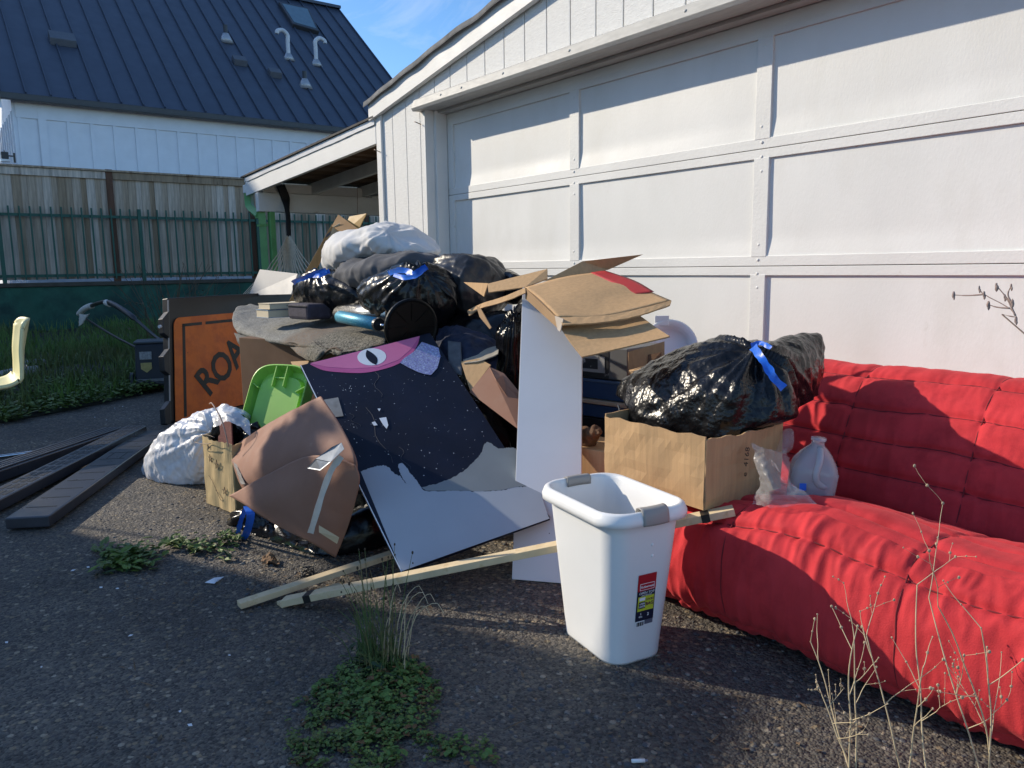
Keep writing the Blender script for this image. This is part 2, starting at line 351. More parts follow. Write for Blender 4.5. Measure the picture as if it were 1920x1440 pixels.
mk('side_wall', *bx(GX1-.05, GX1+.01, YW+.03, 9.2, 0, rake(GX1)+.02), rough_paint, gar)
mk('back_wall', *bx(GX0, GX1, 9.2, 9.26, 0, 2.2), rough_paint, gar)
mk('corner_board', *bx(GX0-.022, GX0+.05, YW-.02, YW-.001, .0, rake(GX0)+.03), white_paint, gar, bevel=.003)
mk('corner_board', *bx(GX0-.032, GX0-.012, YW-.018, YW+.08, .0, rake(GX0)+.03), white_paint, gar, bevel=.003)
# rake boards, roof
def rk(xa, xb):
    n = 14; xs = np.linspace(xa, xb, n); V = []
    for x in xs:
        w_ = .003*math.sin(x*9)
        V += [(x, YW-.05, rake(x)), (x, YW-.05, rake(x)+.145+w_), (x, YW-.012, rake(x)+.145+w_), (x, YW-.012, rake(x))]
    F = [(0, 1, 2, 3), tuple(4*(n-1)+i for i in (3, 2, 1, 0))]
    for i in range(n-1):
        for q in range(4): F.append((4*i+q, 4*i+4+q, 4*i+4+(q+1) % 4, 4*i+(q+1) % 4))
    return V, F
mk('rake_board', *rk(-5.675, RX), white_paint, gar); mk('rake_board', *rk(RX, GX1+.09), white_paint, gar)
m_felt = M('grey_roofing_felt', (.10, .105, .11), .85, .3, 7, bump=.002, bs=90, wear=((.2, .2, .2), 11, .62))
def felt(xa, xb):
    rows = []
    for x in np.linspace(xa, xb, 60):
        z = rake(x)+.15+.012*nse((x*2.2, 0, 0), 1, 4)+.004*math.sin(x*17); e = .012*nse((x*3, 5, 0), 1, 2)
        rows.append([(x, YW-.075+e, z-.03), (x, YW-.07+e, z+.004), (x, YW-.02, z+.016), (x, YW+.5, z+.012), (x, 9.4, z+.012)])
    V = [p for r in rows for p in r]; m = 5; F = [(i*m+j, (i+1)*m+j, (i+1)*m+j+1, i*m+j+1) for i in range(59) for j in range(4)]
    N = len(V); V += [(a, b, c-.006) for a, b, c in V]; F += [tuple(i+N for i in f[::-1]) for f in F]
    return V, F
mk('roof_felt', *felt(-5.72, RX), m_felt, gar, smooth=True); mk('roof_felt', *felt(GX1+.12, RX), m_felt, gar, smooth=True)
def rdeck(xa, xb): return slab([(xa, YW-.01, rake(xa)+.13), (xb, YW-.01, rake(xb)+.13), (xb, 9.35, rake(xb)+.13), (xa, 9.35, rake(xa)+.13)], .04, (0, 0, 1))
mk('roof_deck', *rdeck(-5.67, RX), white_paint, gar); mk('roof_deck', *rdeck(RX, GX1+.08), white_paint, gar)
# door opening: jambs, head, drip cap
for xa, xb in ((JL, JL+.018), (JR-.018, JR)): mk('jamb', *bx(xa, xb, YW-.004, YD+.06, 0, HT+.02), white_paint, gar)
for xa, xb in ((JL+.018, JL+.045), (JR-.045, JR-.018)): mk('jamb_stop', *bx(xa, xb, YW+.07, YD-.005, 0, HT-.001), white_paint, gar, bevel=.003)
mk('door_head', *bx(JL+.018, JR-.018, YW-.004, YD+.06, HT, HT+.05), gray_trim, gar)
mk('head_stop', *bx(JL+.045, JR-.045, YW+.09, YD-.006, HT-.02, HT-.001), gray_trim, gar, bevel=.003)
capv = lambda x: [(x, YW-.002, 2.285), (x, YW-.052, 2.262), (x, YW-.075, 2.205), (x, YW-.062, 2.185), (x, YW-.002, 2.19)]
V = capv(JL-.05)+capv(JR+.05); F = [(0, 1, 2, 3, 4), (9, 8, 7, 6, 5)]+[(i, 5+i, 5+(i+1) % 5, (i+1) % 5) for i in range(5)]
cap = mk('drip_cap', V, F, gray_trim, gar, bevel=.003)
def dome(c, r, n=(0, -1, 0), h=.6):
    n = nrm(n); s = nrm(np.cross(n, (0, 0, 1))); u = np.cross(s, n); V = []; F = []
    for i, (rr, hh) in enumerate(((1, 0), (.85, .5*h), (.45, .9*h))):
        for k in range(8): a = k*math.pi/4; V.append(np.asarray(c)+r*(rr*(math.cos(a)*s+math.sin(a)*u)+hh*n))
    V.append(np.asarray(c)+n*r*h)
    for i in range(2):
        for k in range(8): F.append((i*8+k, i*8+(k+1) % 8, i*8+8+(k+1) % 8, i*8+8+k))
    F += [(16+k, 16+(k+1) % 8, 24) for k in range(8)]
    return V, F
for x in (-4.6, -4.35, -3.9, -3.3, -2.5, -1.6, -.7): mk('screw', *dome((x, YW-.064, 2.234), .009, (0, -.9, .4)), gray_trim, cap, smooth=True)
# the door
door = mk('garage_door', *bx(JL+.03, JR-.03, YD+.03, YD+.05, .01, HT-.02), white_paint, gar)
ZJ = [2.178, 1.605, 1.069, .53, .012]; XS = [JL+.03, -3.52, -2.228, -.94, JR-.03]
R0 = (.085, .052, .05, .05)      # rail height at a section's top / bottom
for s in range(4):
    zt, zb = ZJ[s], ZJ[s+1]; top = .085 if s == 0 else .043; bot = .048
    mk('rail', *bx(XS[0], XS[-1], YD, YD+.03, zt-top, zt-.0015), white_paint, door, bevel=.002)
    mk('rail', *bx(XS[0], XS[-1], YD+.0005, YD+.03, zb+.0015, zb+bot), white_paint, door, bevel=.002)
    for i, xc in enumerate(XS):
        a, b = (xc, xc+.082) if i == 0 else ((xc-.082, xc) if i == 4 else (xc-.041, xc+.041))
        st = mk('stile', *bx(a, b, YD-.0015, YD+.03, zb+bot-.004, zt-top+.004), white_paint, door, bevel=.002)
        if 0 < i < 4:
            for zz in (zt-.035 if s else zt-.12, zt-.10 if s else zt-.2, zb+.10, zb+.03):
                mk('bolt', *dome((xc-.006+.008*random.random(), YD-.0012, zz), .0075, h=.35), white_paint, door, smooth=True)
    for i in range(4):
        a = XS[i]+(.08 if i == 0 else .04); b = XS[i+1]-(.08 if i == 3 else .04)
        # slightly buckled sheet with swollen, over-painted lower edge
        nu, nv = 30, 16; V = []
        for q in range(nv):
            for p_ in range(nu):
                xx = a+(b-a)*p_/(nu-1); t_ = q/(nv-1); zz = zb+bot-.006+(zt-top-zb-bot+.012)*t_
                y = YD+.013+.0035*nse((xx*1.5, zz*2, s), 1, 4)
                if t_ < .16 and s in (0, 1, 2): y -= (.007+.005*nse((xx*2.5, s, 0), 1, 8))*(1-t_/.16)**.7
                V.append((xx, y, zz))
        F = [(q*nu+p_, q*nu+p_+1, (q+1)*nu+p_+1, (q+1)*nu+p_) for q in range(nv-1) for p_ in range(nu-1)]
        mk('panel', V, F, panel_paint, door, smooth=True)
# small hooks by the corner
m_wire = M('rusty_wire', (.3, .2, .14), .6, .3, 30)
for c in ((-5.56, YW-.02, 1.98), (-4.96, YW-.006, 2.1)): mk('hook', *tube(cr([c, A(*c)+A(-.01, -.03, .012), A(*c)+A(-.03, -.035, .02)], 6), .0035, 6), m_wire, gar, smooth=True)

# ================================================================== CARPORT (lean-to left of the garage)
cp = T('carport', 'open white lean-to carport beside the garage with green post', 'carport', (-7.0, 3.6, 0))
CXL, CXR = -8.62, GX0-.035
def cz(x): return 2.055+.052*(x+5.55)            # underside of the rafters
def rafter(y, th, xl=CXL, h=.145): return ob(*(lambda p, q: ((p+q)/2, (q-p)/2, A(0, th/2, 0), A(0, 0, h/2)))(A(xl, y, cz(xl)+h/2), A(CXR, y, cz(CXR)+h/2)))
beam_paint = M('carport_paint', (.62, .61, .58), .6, .1, 5, bump=.001, bs=50, stretch=(1, .3, 1), wear=((.4, .36, .3), 9, .66))
mk('fascia', *rafter(3.0, .04, CXL-.06), white_paint, cp, bevel=.004)
for y in (3.62, 4.24, 4.86, 5.5, 6.1, 6.7, 7.3): mk('rafter', *rafter(y, .045, CXL, .12), beam_paint, cp, bevel=.004)
m_oldwood = M('old_brown_boards', (.13, .075, .04), .85, .4, 6, bump=.002, bs=60, stretch=(6, .4, 6), rnd=.45)
x = CXL
src = None
while x < CXR-.09:
    zz = cz(x+.045)+.15
    o = mk('roof_board', *ob((x+.045, 5.2, zz+.008), A(.043, 0, .0022), (0, 2.17, 0), (0, 0, .008)), m_oldwood, cp) if src is None else inst(src, 'roof_board', cp, (x-x0_, random.uniform(-.01, .01), zz-z0_), (0, 0, random.uniform(-.003, .003)))
    if src is None: src = o; x0_ = x; z0_ = zz
    x += .098
mk('edge_trim', *ob(((CXL+CXR)/2-.03, 3.0, cz((CXL+CXR)/2)+.168), A((CXR-CXL)/2+.03, 0, .052*(CXR-CXL)/2), (0, .026, 0), (0, 0, .022)), white_paint, cp)
mk('roof_sheet', *ob(((CXL+CXR)/2-.045, 5.2, cz((CXL+CXR)/2)+.198), A((CXR-CXL)/2+.07, 0, .052*(CXR-CXL)/2), (0, 2.25, 0), (0, 0, .008)), M('black_roofing', (.03, .03, .032), .8, .3, 9), cp)
# peeling white flashing strip along the edge
V = []; n = 40
for i in range(n):
    x = CXL+(CXR-CXL)*i/(n-1); z = cz(x)+.165+.006*nse((x*4, 0, 0), 1, 3); V += [(x, 2.972-.008*abs(nse((x*5, 1, 0), 1, 3)), z-.022), (x, 2.966, z+.02)]
mk('flashing', V, [(2*i, 2*i+2, 2*i+3, 2*i+1) for i in range(n-1)], M('white_flashing', (.8, .8, .8), .4, .05), cp, smooth=True)
BXX = -8.36
zb_ = cz(BXX)-.205
mk('beam', *bx(BXX-.045, BXX+.045, 2.985, 7.4, zb_, zb_+.2), beam_paint, cp, bevel=.005)
mk('blocking', *bx(BXX-.02, BXX+.02, 3.05, 7.4, zb_+.202, zb_+.30), beam_paint, cp)
mk('conduit', *tube([(BXX+.1, 4.3, zb_+.2), (BXX+.1, 7.4, zb_+.19)], .018, 8), beam_paint, cp, smooth=True)
green_paint = M('green_paint', (.12, .34, .11), .45, .15, 7, bump=.001, bs=40, wear=((.12, .2, .1), 14, .66))
mk('post', *bx(BXX-.03, BXX+.04, 3.10, 3.16, 0, zb_), green_paint, cp, bevel=.004)
gut = mk('gutter', *bx(CXL-.15, CXL-.06, 2.98, 7.4, cz(CXL)+.03, cz(CXL)+.12), white_paint, cp, bevel=.006)
pts = [A(CXL-.11, 3.03, cz(CXL)+.04), A(CXL-.11, 3.03, cz(CXL)-.07), A(CXL-.06, 3.03, cz(CXL)-.14), A(BXX-.1, 3.04, zb_-.04), A(BXX-.05, 3.05, zb_-.12), A(BXX-.05, 3.05, .1)]
V, F = tube(cr(pts, 40), .052, 4); mk('downspout', V, F, green_paint, cp, bevel=.006)
for z in (zb_-.14, zb_-.05, 1.0): mk('joint_band', *ob((BXX-.05 if z < zb_-.1 else BXX-.09, 3.045, z), (.044, 0, 0), (0, .044, 0), (0, 0, .012)), green_paint, cp)

# ================================================================== FENCES
FX = -15.0
m_cedar = M('weathered_cedar', (.43, .335, .25), .85, .3, 5, bump=.003, bs=30, stretch=(5, 5, .5), rnd=.32, col2=(.15, .09, .05), c2s=1.6, c2pos=(.56, .72))
m_post = M('brown_fence_post', (.12, .055, .03), .8, .2, 6, bump=.002, bs=40, stretch=(4, 4, .5))
wf = T('wooden_fence', 'tall weathered cedar board fence behind the green railing', 'fence', (FX, 3, .95))
y0, y1 = -3.0, 9.6
n = int((y1-y0)/.107); src = mk('fence_board', *bx(FX-.010, FX+.008, 0, .128, .98, 2.67), m_cedar, wf)
for i in range(n):
    o = src if i == 0 else inst(src, 'fence_board', wf, (0, 0, 0))
    o.location = (.012*(i % 2)+random.uniform(-.003, .003), y0+i*.107, random.uniform(-.006, .006))
for k, y in enumerate(np.arange(y0+.2, y1, 2.42)): mk('fence_post', *bx(FX-.03, FX+.06, y+.72, y+.82, .3, 2.82), m_post, wf)
for k, y in enumerate(np.arange(y0+.2, y1-2, 2.42)): mk('top_rail', *bx(FX+.028, FX+.058, y+.825, y+2.42+.715, 2.655, 2.775), m_cedar, wf, bevel=.004)
mk('cap_board', *bx(FX-.06, FX+.09, y0, y1, 2.778, 2.81), m_cedar, wf, bevel=.004)
mk('lower_rail', *bx(FX-.06, FX-.012, y0, y1, 1.05, 1.14), m_cedar, wf)
rw = mk('retaining_wall', *bx(FX-.12, FX+.14, y0-3, y1, -.1, .86), M('dark_green_wall_paint', (.022, .10, .065), .8, .3, 2.2, bump=.006, bs=24, col2=(.015, .05, .04), c2s=1.3), bevel=.01)
tag(rw, 'low dark green painted wall under the fences', 'wall')
mk('coping', *bx(FX-.14, FX+.17, y0-3, y1, .862, .93), M('concrete_coping', (.07, .06, .045), .9, .3, 5, bump=.004, bs=30), rw, bevel=.01)
m_iron = M('green_iron', (.012, .085, .055), .5, .15, 9)
irf = T('iron_fence', 'green iron picket railing on the low green wall', 'railing', (FX+.1, 3, .93))
yp = y0; k = 0; sp = None
while yp < y1:
    if k % 14 == 0: mk('post', *bx(FX+.115, FX+.165, yp-.028, yp+.028, .931, 2.16), m_iron, irf)
    elif sp is None: sp = mk('picket', *bx(FX+.131, FX+.153, -.012, .012, .98, 2.16), m_iron, irf); sp.location = (0, yp, 0)
    else: inst(sp, 'picket', irf, (0, yp, random.uniform(-.004, .004)))
    yp += .148; k += 1
mk('rail', *bx(FX+.122, FX+.13, y0, y1, 2.0, 2.045), m_iron, irf); mk('rail', *bx(FX+.122, FX+.13, y0, y1, 1.02, 1.065), m_iron, irf)
lan = T('post_lantern', 'small black box lantern on the fence top at the left edge', 'lantern', PX(10, 305, FX))
c = PX(10, 304, FX); m_blk = M('black_metal', (.015, .015, .017), .4, .1)
mk('lamp_body', *ob(c+A(0, 0, .10), (.05, 0, 0), (0, .05, 0), (0, 0, .055)), m_blk, lan, bevel=.008); mk('lamp_base', *ob(c+A(0, 0, .025), (.06, 0, 0), (0, .06, 0), (0, 0, .018)), M('lamp_glass', (.7, .7, .7), .3), lan)
mk('finial', *tube([c+A(0, 0, .15), c+A(0, 0, .19)], [.012, .004]), m_blk, lan); mk('bracket', *beam(c+A(0, .13, .0), c+A(0, .13, .15), .03, .03, (1, 0, 0)), m_blk, lan); mk('arm', *beam(c+A(0, .05, .1), c+A(0, .13, .1), .02, .02), m_blk, lan)

# ================================================================== NEIGHBOUR HOUSES
m_roof = M('blue_grey_metal_roof', (.055, .070, .102), .45, .08, 2, metal=.1)
m_hw = M('white_board_and_batten', (.76, .80, .86), .6, .04, 4)
m_gut = M('dark_gutter', (.035, .037, .042), .4, .1)
HX, HZ, RIDX, RIDZ = -18.0, 4.38, -23.5, 9.1
PIT = (RIDZ-4.5)/(HX-RIDX)
def rz(x): return 4.5+PIT*(HX-x)
def house(name, label, ya, yb, seams, dz=0, hx=0):
    h = T(name, label, 'house', (HX-5, (ya+yb)/2, 0)); ex = HX+.35
    mk('wall', *bx(HX-.25, HX-.2, ya+.25, yb-.25, 0, 4.5+dz), m_hw, h)
    for y, nm in ((ya+.2, 'gable_wall'), (yb-.25, 'gable_wall')):
        mk(nm, *slab([(HX-.2, y, 0), (HX-.2, y, 4.45+dz), (RIDX, y, RIDZ-.25+dz), (2*RIDX-HX+.2, y, 4.45+dz), (2*RIDX-HX+.2, y, 0)], .05, (0, -1, 0)), m_hw, h)
    ra = lambda x, y: (x, y, rz(x)+dz)
    rf = mk('roof', *slab([ra(HX, ya), ra(HX, yb), ra(RIDX, yb), ra(RIDX, ya)], .12, (0, 0, 1)), m_roof, h)
    mk('roof_back', *slab([(2*RIDX-HX, ya, 4.5+dz), (2*RIDX-HX, yb, 4.5+dz), (RIDX, yb, RIDZ+dz-.001), (RIDX, ya, RIDZ+dz-.001)], .12, (0, 0, 1)), m_roof, h)
    mk('ridge_cap', *beam((RIDX, ya, RIDZ+dz+.03), (RIDX, yb, RIDZ+dz+.03), .25, .08), m_roof, h)
    mk('gutter', *bx(HX-.02, HX+.11, ya, yb, HZ-.02+dz, HZ+.105+dz), m_gut, h, bevel=.01)
    mk('frieze', *bx(HX-.2, HX-.17, ya+.25, yb-.25, 4.08+dz, HZ+.05+dz), m_hw, h)
    for y in (ya-.02, yb-.03): mk('rake_board', *slab([(HX, y, 4.2+dz), (HX, y, 4.48+dz), (RIDX, y, RIDZ-.02+dz), (RIDX, y, RIDZ-.3+dz)], .05, (0, -1, 0)), m_hw, h)
    if seams:
        s0 = None; y = ya+.02; d = A(RIDX-HX, 0, RIDZ-4.5)
        nrm_ = nrm(A(PIT, 0, 1))
        while y < yb:
            if s0 is None: s0 = mk('seam', *ob(A((HX+RIDX)/2, 0, (4.5+RIDZ)/2+dz)+nrm_*.02, d/2, (0, .012, 0), nrm_*.022), m_roof, rf); s0.location = (0, y, 0)
            else: inst(s0, 'seam', rf, (0, y, 0))
            y += .42
        b0 = None; y = ya+.30
        while y < yb-.3:
            if b0 is None: b0 = mk('batten', *bx(HX-.199, HX-.172, -.03, .03, .5, 4.079+dz), m_hw, h); b0.location = (0, y, 0)
            else: inst(b0, 'batten', h, (0, y, 0))
            y += .42
        bb = None; x = HX-.32
        while x > RIDX:
            if bb is None: bb = mk('batten', *bx(-.03, .03, ya+.175, ya+.199, .5, 4.2), m_hw, h); bb.location = (x, 0, 0)
            else: inst(bb, 'batten', h, (x, 0, 0))
            x -= .42
        mk('corner_trim', *bx(HX-.17, HX-.165, ya+.62, ya+.76, .5, HZ+dz), m_hw, h)
    return h, rf
hs, rf = house('house', 'white board and batten house with blue grey metal roof', 1.62, 11.35, True)
def onroof(px, py):
    d = ray(px, py); n = nrm(A(PIT, 0, 1)); p0 = A(HX, 0, 4.5); return CP+d*(((p0-CP)@n)/(d@n))
rn = nrm(A(PIT, 0, 1)); ru = nrm(A(RIDX-HX, 0, RIDZ-4.5)); ry = A(0, 1, 0)
m_vent = M('roof_vent_paint', (.09, .10, .12), .5, .1); m_pvc = M('white_pipe', (.62, .63, .65), .4, .1); m_flash = M('lead_flashing', (.4, .42, .45), .4, .1, metal=.4)
for px, py, s in ((117, 80, 1.3), (449, 120, .85), (515, 143, .8)):
    c = onroof(px, py); V, F = ob(c+rn*.07, ry*.19*s, ru*.13*s, rn*.07); V[4:] += ru*.05
    mk('roof_vent', V, F, m_vent, rf, bevel=.01)
for px, py, hgt in ((424, 75, .36), (572, 160, .34)):
    c = onroof(px, py); v = mk('vent_pipe', *tube([c, c+A(0, 0, hgt)], .055, 10), m_gut, rf, smooth=False); mk('flashing_cone', *tube([c-A(0, 0, .1), c+A(0, 0, .16)], [.2, .07], 12), m_flash, rf, smooth=True)
for px, py, sd in ((541, 108, -1), (593, 119, 1)):
    c = onroof(px, py); d = A(0, sd, 0)
    mk('gooseneck_pipe', *tube(cr([c, c+A(0, 0, .4), c+A(0, 0, .56), c+A(0, 0, .66)+d*.12, c+A(0, 0, .62)+d*.26, c+A(0, 0, .55)+d*.28], 22), .055, 10), m_pvc, rf, smooth=True)
    mk('flashing_cone', *tube([c-A(0, 0, .1), c+A(0, 0, .1)], [.18, .07], 12), m_flash, rf, smooth=True)
q = [onroof(*p) for p in ((521, 10), (577, 22), (597, 66), (548, 52))]
sl = mk('skylight', *slab([p+rn*.12 for p in q], .14, rn), m_gut, rf, bevel=.015)
cc = np.mean(q, 0); mk('pane', *slab([cc+(p-cc)*.84+rn*.126 for p in q], .004, rn), M('skylight_glass', (.12, .17, .19), .12, .1, spec=.9), sl)
# houses outside the picture whose shadows fall into it
h2, _ = house('house', 'tall white house further up the row beyond the fence', -19.0, -2.2, False, dz=1.7)
m_b = M('tan_siding', (.42, .38, .31), .7, .1)
shed = T('shed', 'tan sided shed across the yard left of the viewer', 'shed', (-8.5, -5, 0))
su = nrm(A(-2.15, -.93, 0)); sv_ = A(-su[1], su[0], 0); sv_ = sv_ if sv_[1] < 0 else -sv_
def SH(a, b, z): return A(-6.95, -2.11, 0)+su*a+sv_*b+A(0, 0, z)
mk('wall', *ob(SH(1.5, 3.0, 1.68), su*1.4, sv_*2.9, A(0, 0, 1.68)), m_b, shed)
mk('roof', *slab([SH(0, 0, 3.5), SH(0, 6.2, 3.62), SH(3.2, 6.2, 3.45), SH(3.2, 0, 3.36)], .12, (0, 0, 1)), m_felt, shed)
mk('door', *ob(SH(.08, 4.2, 1.05), su*.02, sv_*.45, A(0, 0, 1.05)), white_paint, shed)
mk('window', *ob(SH(.08, 2.4, 1.6), su*.02, sv_*.5, A(0, 0, .4)), m_gut, shed)
# ================================================================== RED SOFA
def velvet_extra(t, b, co, mix, ramp, nz_, c): pass
m_red = M('red_microsuede', (.53, .038, .045), .85, .16, 7, bump=.001, bs=260, sheen=.2, wear=((.55, .12, .12), 60, .72), col2=(.38, .024, .03), c2s=9, c2pos=(.5, .75), spec=.2)
sofa = T('sofa', 'low red quilted fabric sofa slumped against the garage door', 'sofa', (-.9, 2.4, 0))
SX0, SX1 = -2.14, .45
def prof(pts, n): return cr([A(0, y, z) for y, z in pts], n)[:, 1:]
def quilt(xs, pr, vseam, xseam, pleat, seed, amp=.008, endround=.10, sag=None, flip=1):
    nu, nv = len(xs), len(pr); V = np.zeros((nv, nu, 3)); d = np.gradient(pr, axis=0); nn = np.stack([-d[:, 1], d[:, 0]], 1); nn *= flip/(np.linalg.norm(nn, axis=1)[:, None]+1e-9)
    s = np.concatenate([[0], np.cumsum(np.linalg.norm(np.diff(pr, axis=0), axis=1))])
    vs_ = [s[np.argmin(np.hypot(pr[:, 0]-a, pr[:, 1]-b))] for a, b in vseam]
    cen = pr.mean(0)
    for j, x in enumerate(xs):
        e = min(x-SX0, SX1-x); er = math.sqrt(max(0, 1-(1-min(1, max(0, e)/endround))**2)) if e < endround else 1
        for i in range(nv):
            y, z = pr[i]; q = A(x*1.0, y, z)
            wob = .02*nse(q, 2.3, seed); dv = min(abs(s[i]+wob-a) for a in vs_); dx = min(abs(x+.02*nse(q, 2, seed+4)+.05*(z-.3)-a) for a in xseam)
            h = amp*(1-(1-min(1, dv/.045))**2.2)+amp*.3*(1-(1-min(1, dx/.07))**2.4)-.008*math.exp(-(dv/.009)**2)-.004*math.exp(-(dx/.010)**2)
            pl = pleat(y, z)
            if pl: h += pl*(.008*ridge((x*1.0+.15*nse(q, 3, 2), y*.22, z*.22), 7, seed)+.010*ridge((x+.05*z, y*.2, z*.2), 18, seed+7)+.005*ridge((x, y*.3, z*.3), 40, seed+8))*(.35+.65*math.exp(-(dv/.09)**2))
            h += .008*nse(q, 5, seed+1)+.004*nse(q, 13, seed+2)
            zz = sag(x, y, z) if sag else 0
            y2, z2 = y+nn[i, 0]*h, z+nn[i, 1]*h+zz
            if er < 1: y2 = cen[0]+(y2-cen[0])*(.72+.28*er); z2 = z2*(.80+.20*er) if z2 > .1 else z2
            z2 *= 1-.5*min(1, max(0, (-1.80-x)/.22))
            V[i, j] = (x, y2, max(.004, z2))
    F = [(i*nu+j, (i+1)*nu+j, (i+1)*nu+j+1, i*nu+j+1) for i in range(nv-1) for j in range(nu-1)]
    lines = []
    for a in vs_:
        L_ = []
        for j in range(0, nu, 2):
            i = min(range(max(0, int(np.searchsorted(s, a))-14), min(nv, int(np.searchsorted(s, a))+15)), key=lambda i: abs(s[i]+.02*nse((xs[j], *pr[i]), 2.3, seed)-a)); L_.append(V[i, j])
        lines.append(np.array(L_))
    for a in xseam:
        L_ = []
        for i in range(0, nv, 2):
            c_ = [abs(x+.02*nse((x, *pr[i]), 2, seed+4)+.05*(pr[i][1]-.3)-a) for x in xs]; L_.append(V[i, int(np.argmin(c_))])
        lines.append(np.array(L_))
    global LINES; LINES = lines
    V = V.reshape(-1, 3); F += [tuple(i*nu for i in range(nv)), tuple(i*nu+nu-1 for i in range(nv-1, -1, -1))]
    return V, F
xs = np.linspace(SX0, SX1, 500)
seat_p = prof([(2.62, .03), (2.2, .02), (1.96, .015), (1.85, .03), (1.775, .10), (1.76, .2), (1.79, .30), (1.86, .36), (1.96, .385), (2.1, .365), (2.28, .32), (2.42, .27), (2.52, .235), (2.6, .20)], 290)[::-1]
def seat_sag(x, y, z):
    k = max(0, min(1, z/.35)); f = math.exp(-((y-1.95)/.28)**2)
    return k*f*(.030*math.exp(-((x+1.12)/.2)**2)-.014*math.exp(-((x+.70)/.12)**2)+.006*math.exp(-((x+.4)/.2)**2)-.045*math.exp(-((x+1.58)/.24)**2))
vseam = [(1.80, .07), (1.81, .325), (1.94, .385), (2.07, .37), (2.2, .345), (2.33, .305), (2.46, .255)]
V, F = quilt(xs, seat_p, vseam, [-1.86, -1.33, -.82, -.30, .2], lambda y, z: 1.0 if y < 1.88 and z > .03 else .15, 3, sag=seat_sag, flip=-1)
m_stitch = M('stitching_with_crease_shade', (.16, .012, .018), .9)  # dark tubes along the stitching also paint the shade in its creases
def smo(c, k=5): return np.array([c[max(0, i-k):i+k+1].mean(0) for i in range(len(c))])
st_ = mk('seat', V, [f[::-1] for f in F], m_red, sofa, smooth=True)
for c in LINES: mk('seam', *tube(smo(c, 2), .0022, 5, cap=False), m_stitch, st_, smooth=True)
back_p = prof([(2.44, .10), (2.46, .24), (2.50, .34), (2.57, .46), (2.65, .575), (2.735, .655), (2.83, .69), (2.93, .665), (3.01, .58), (3.07, .42), (3.10, .2), (3.10, .02)], 230)
bseam = [(2.465, .26), (2.515, .37), (2.575, .47), (2.645, .57), (2.75, .662)]
V, F = quilt(xs, back_p, bseam, [-1.86, -1.42, -1.0, -.62, -.1, .3], lambda y, z: .35, 9, amp=.007)
st_ = mk('backrest', V, [f[::-1] for f in F], m_red, sofa, smooth=True)
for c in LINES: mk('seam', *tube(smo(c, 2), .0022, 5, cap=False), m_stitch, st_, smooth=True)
mk('base_pad', *bx(SX0+.08, SX1-.06, 2.0, 2.95, .003, .06), M('black_base_cloth', (.02, .02, .02), .9), sofa)

# ================================================================== WHITE WASTEBASKET
m_wp = M('white_plastic', (.78, .78, .77), .38, .03, 3, spec=.5, wear=((.66, .64, .6), 7, .7), bump=.0003, bs=25)
m_gclip = M('grey_plastic_clip', (.30, .285, .265), .45, .05)
CC = A(-1.515, 1.505, 0); ea = nrm(A(.985, -.17, 0)); eb = nrm(A(.17, .985, 0))
def rrect(a, b, r, n=9, sq=1):
    o = []
    for k, (sx, sy) in enumerate(((1, 1), (-1, 1), (-1, -1), (1, -1))):
        for i in range(n):
            t = math.pi/2*(k+i/(n-1)); o.append((sx*(a-r)+r*math.cos(t), sy*(b-r)+r*math.sin(t)))
    return np.array(o)
can = T('wastebasket', 'white plastic kitchen wastebasket with grey clips and a product sticker', 'wastebasket', CC)
def can_r(z): t = z/.44; return .136+.045*t, .092+.031*t
rings = []
for a, b, r, z in ((.128, .083, .05, .004), (.136, .091, .055, .0), (.138, .093, .056, .008)): rings.append((a, b, r, z))
for z in np.linspace(.03, .415, 14): a, b = can_r(z); rings.append((a, b, .056+.012*z, z))
a, b = can_r(.42)
rings += [(a+.004, b+.004, .064, .418), (a+.016, b+.016, .072, .410), (a+.022, b+.022, .076, .412), (a+.023, b+.023, .077, .425), (a+.017, b+.017, .074, .443), (a+.009, b+.009, .07, .449), (a+.001, b+.001, .066, .446)]
for z in (.435, .40, .3, .2, .1, .012): a, b = can_r(z); rings.append((a-.004, b-.004, .056+.01*z, z))
n = 36; V = []; F = []
for i, (a, b, r, z) in enumerate(rings):
    for u, v in rrect(a, b, r):
        dip = 0
        if 17 <= i <= 23: dip = -.010*math.exp(-(u/.09)**2)*(1 if abs(v) > b*.8 else 0)   # hand-hold sweep in the long sides
        V.append(CC+ea*u+eb*v+A(0, 0, z+dip))
for i in range(len(rings)-1):
    for k in range(n): F.append((i*n+k, i*n+(k+1) % n, (i+1)*n+(k+1) % n, (i+1)*n+k))
F.append(tuple(range(n-1, -1, -1))); F.append(tuple((len(rings)-1)*n+k for k in range(n)))
mk('body', V, F, m_wp, can, smooth=True)
ar, br = can_r(.42)
for sg in (1, -1):
    pts = []
    for v in np.linspace(-.041, .041, 12):
        t = [(ar+.0255, .412), (ar+.026, .426), (ar+.021, .4475), (ar+.008, .4535), (ar-.006, .449), (ar-.007, .425)]
        bow = -.004*(v/.041)**2
        pts.append([CC+ea*sg*(u+bow)+eb*v+A(0, 0, z) for u, z in t])
    V, F = grid(pts, 14, 12, .003); F = F if sg > 0 else [f[::-1] for f in F]
    mk('bag_clip', V, F, m_gclip, can, smooth=True)
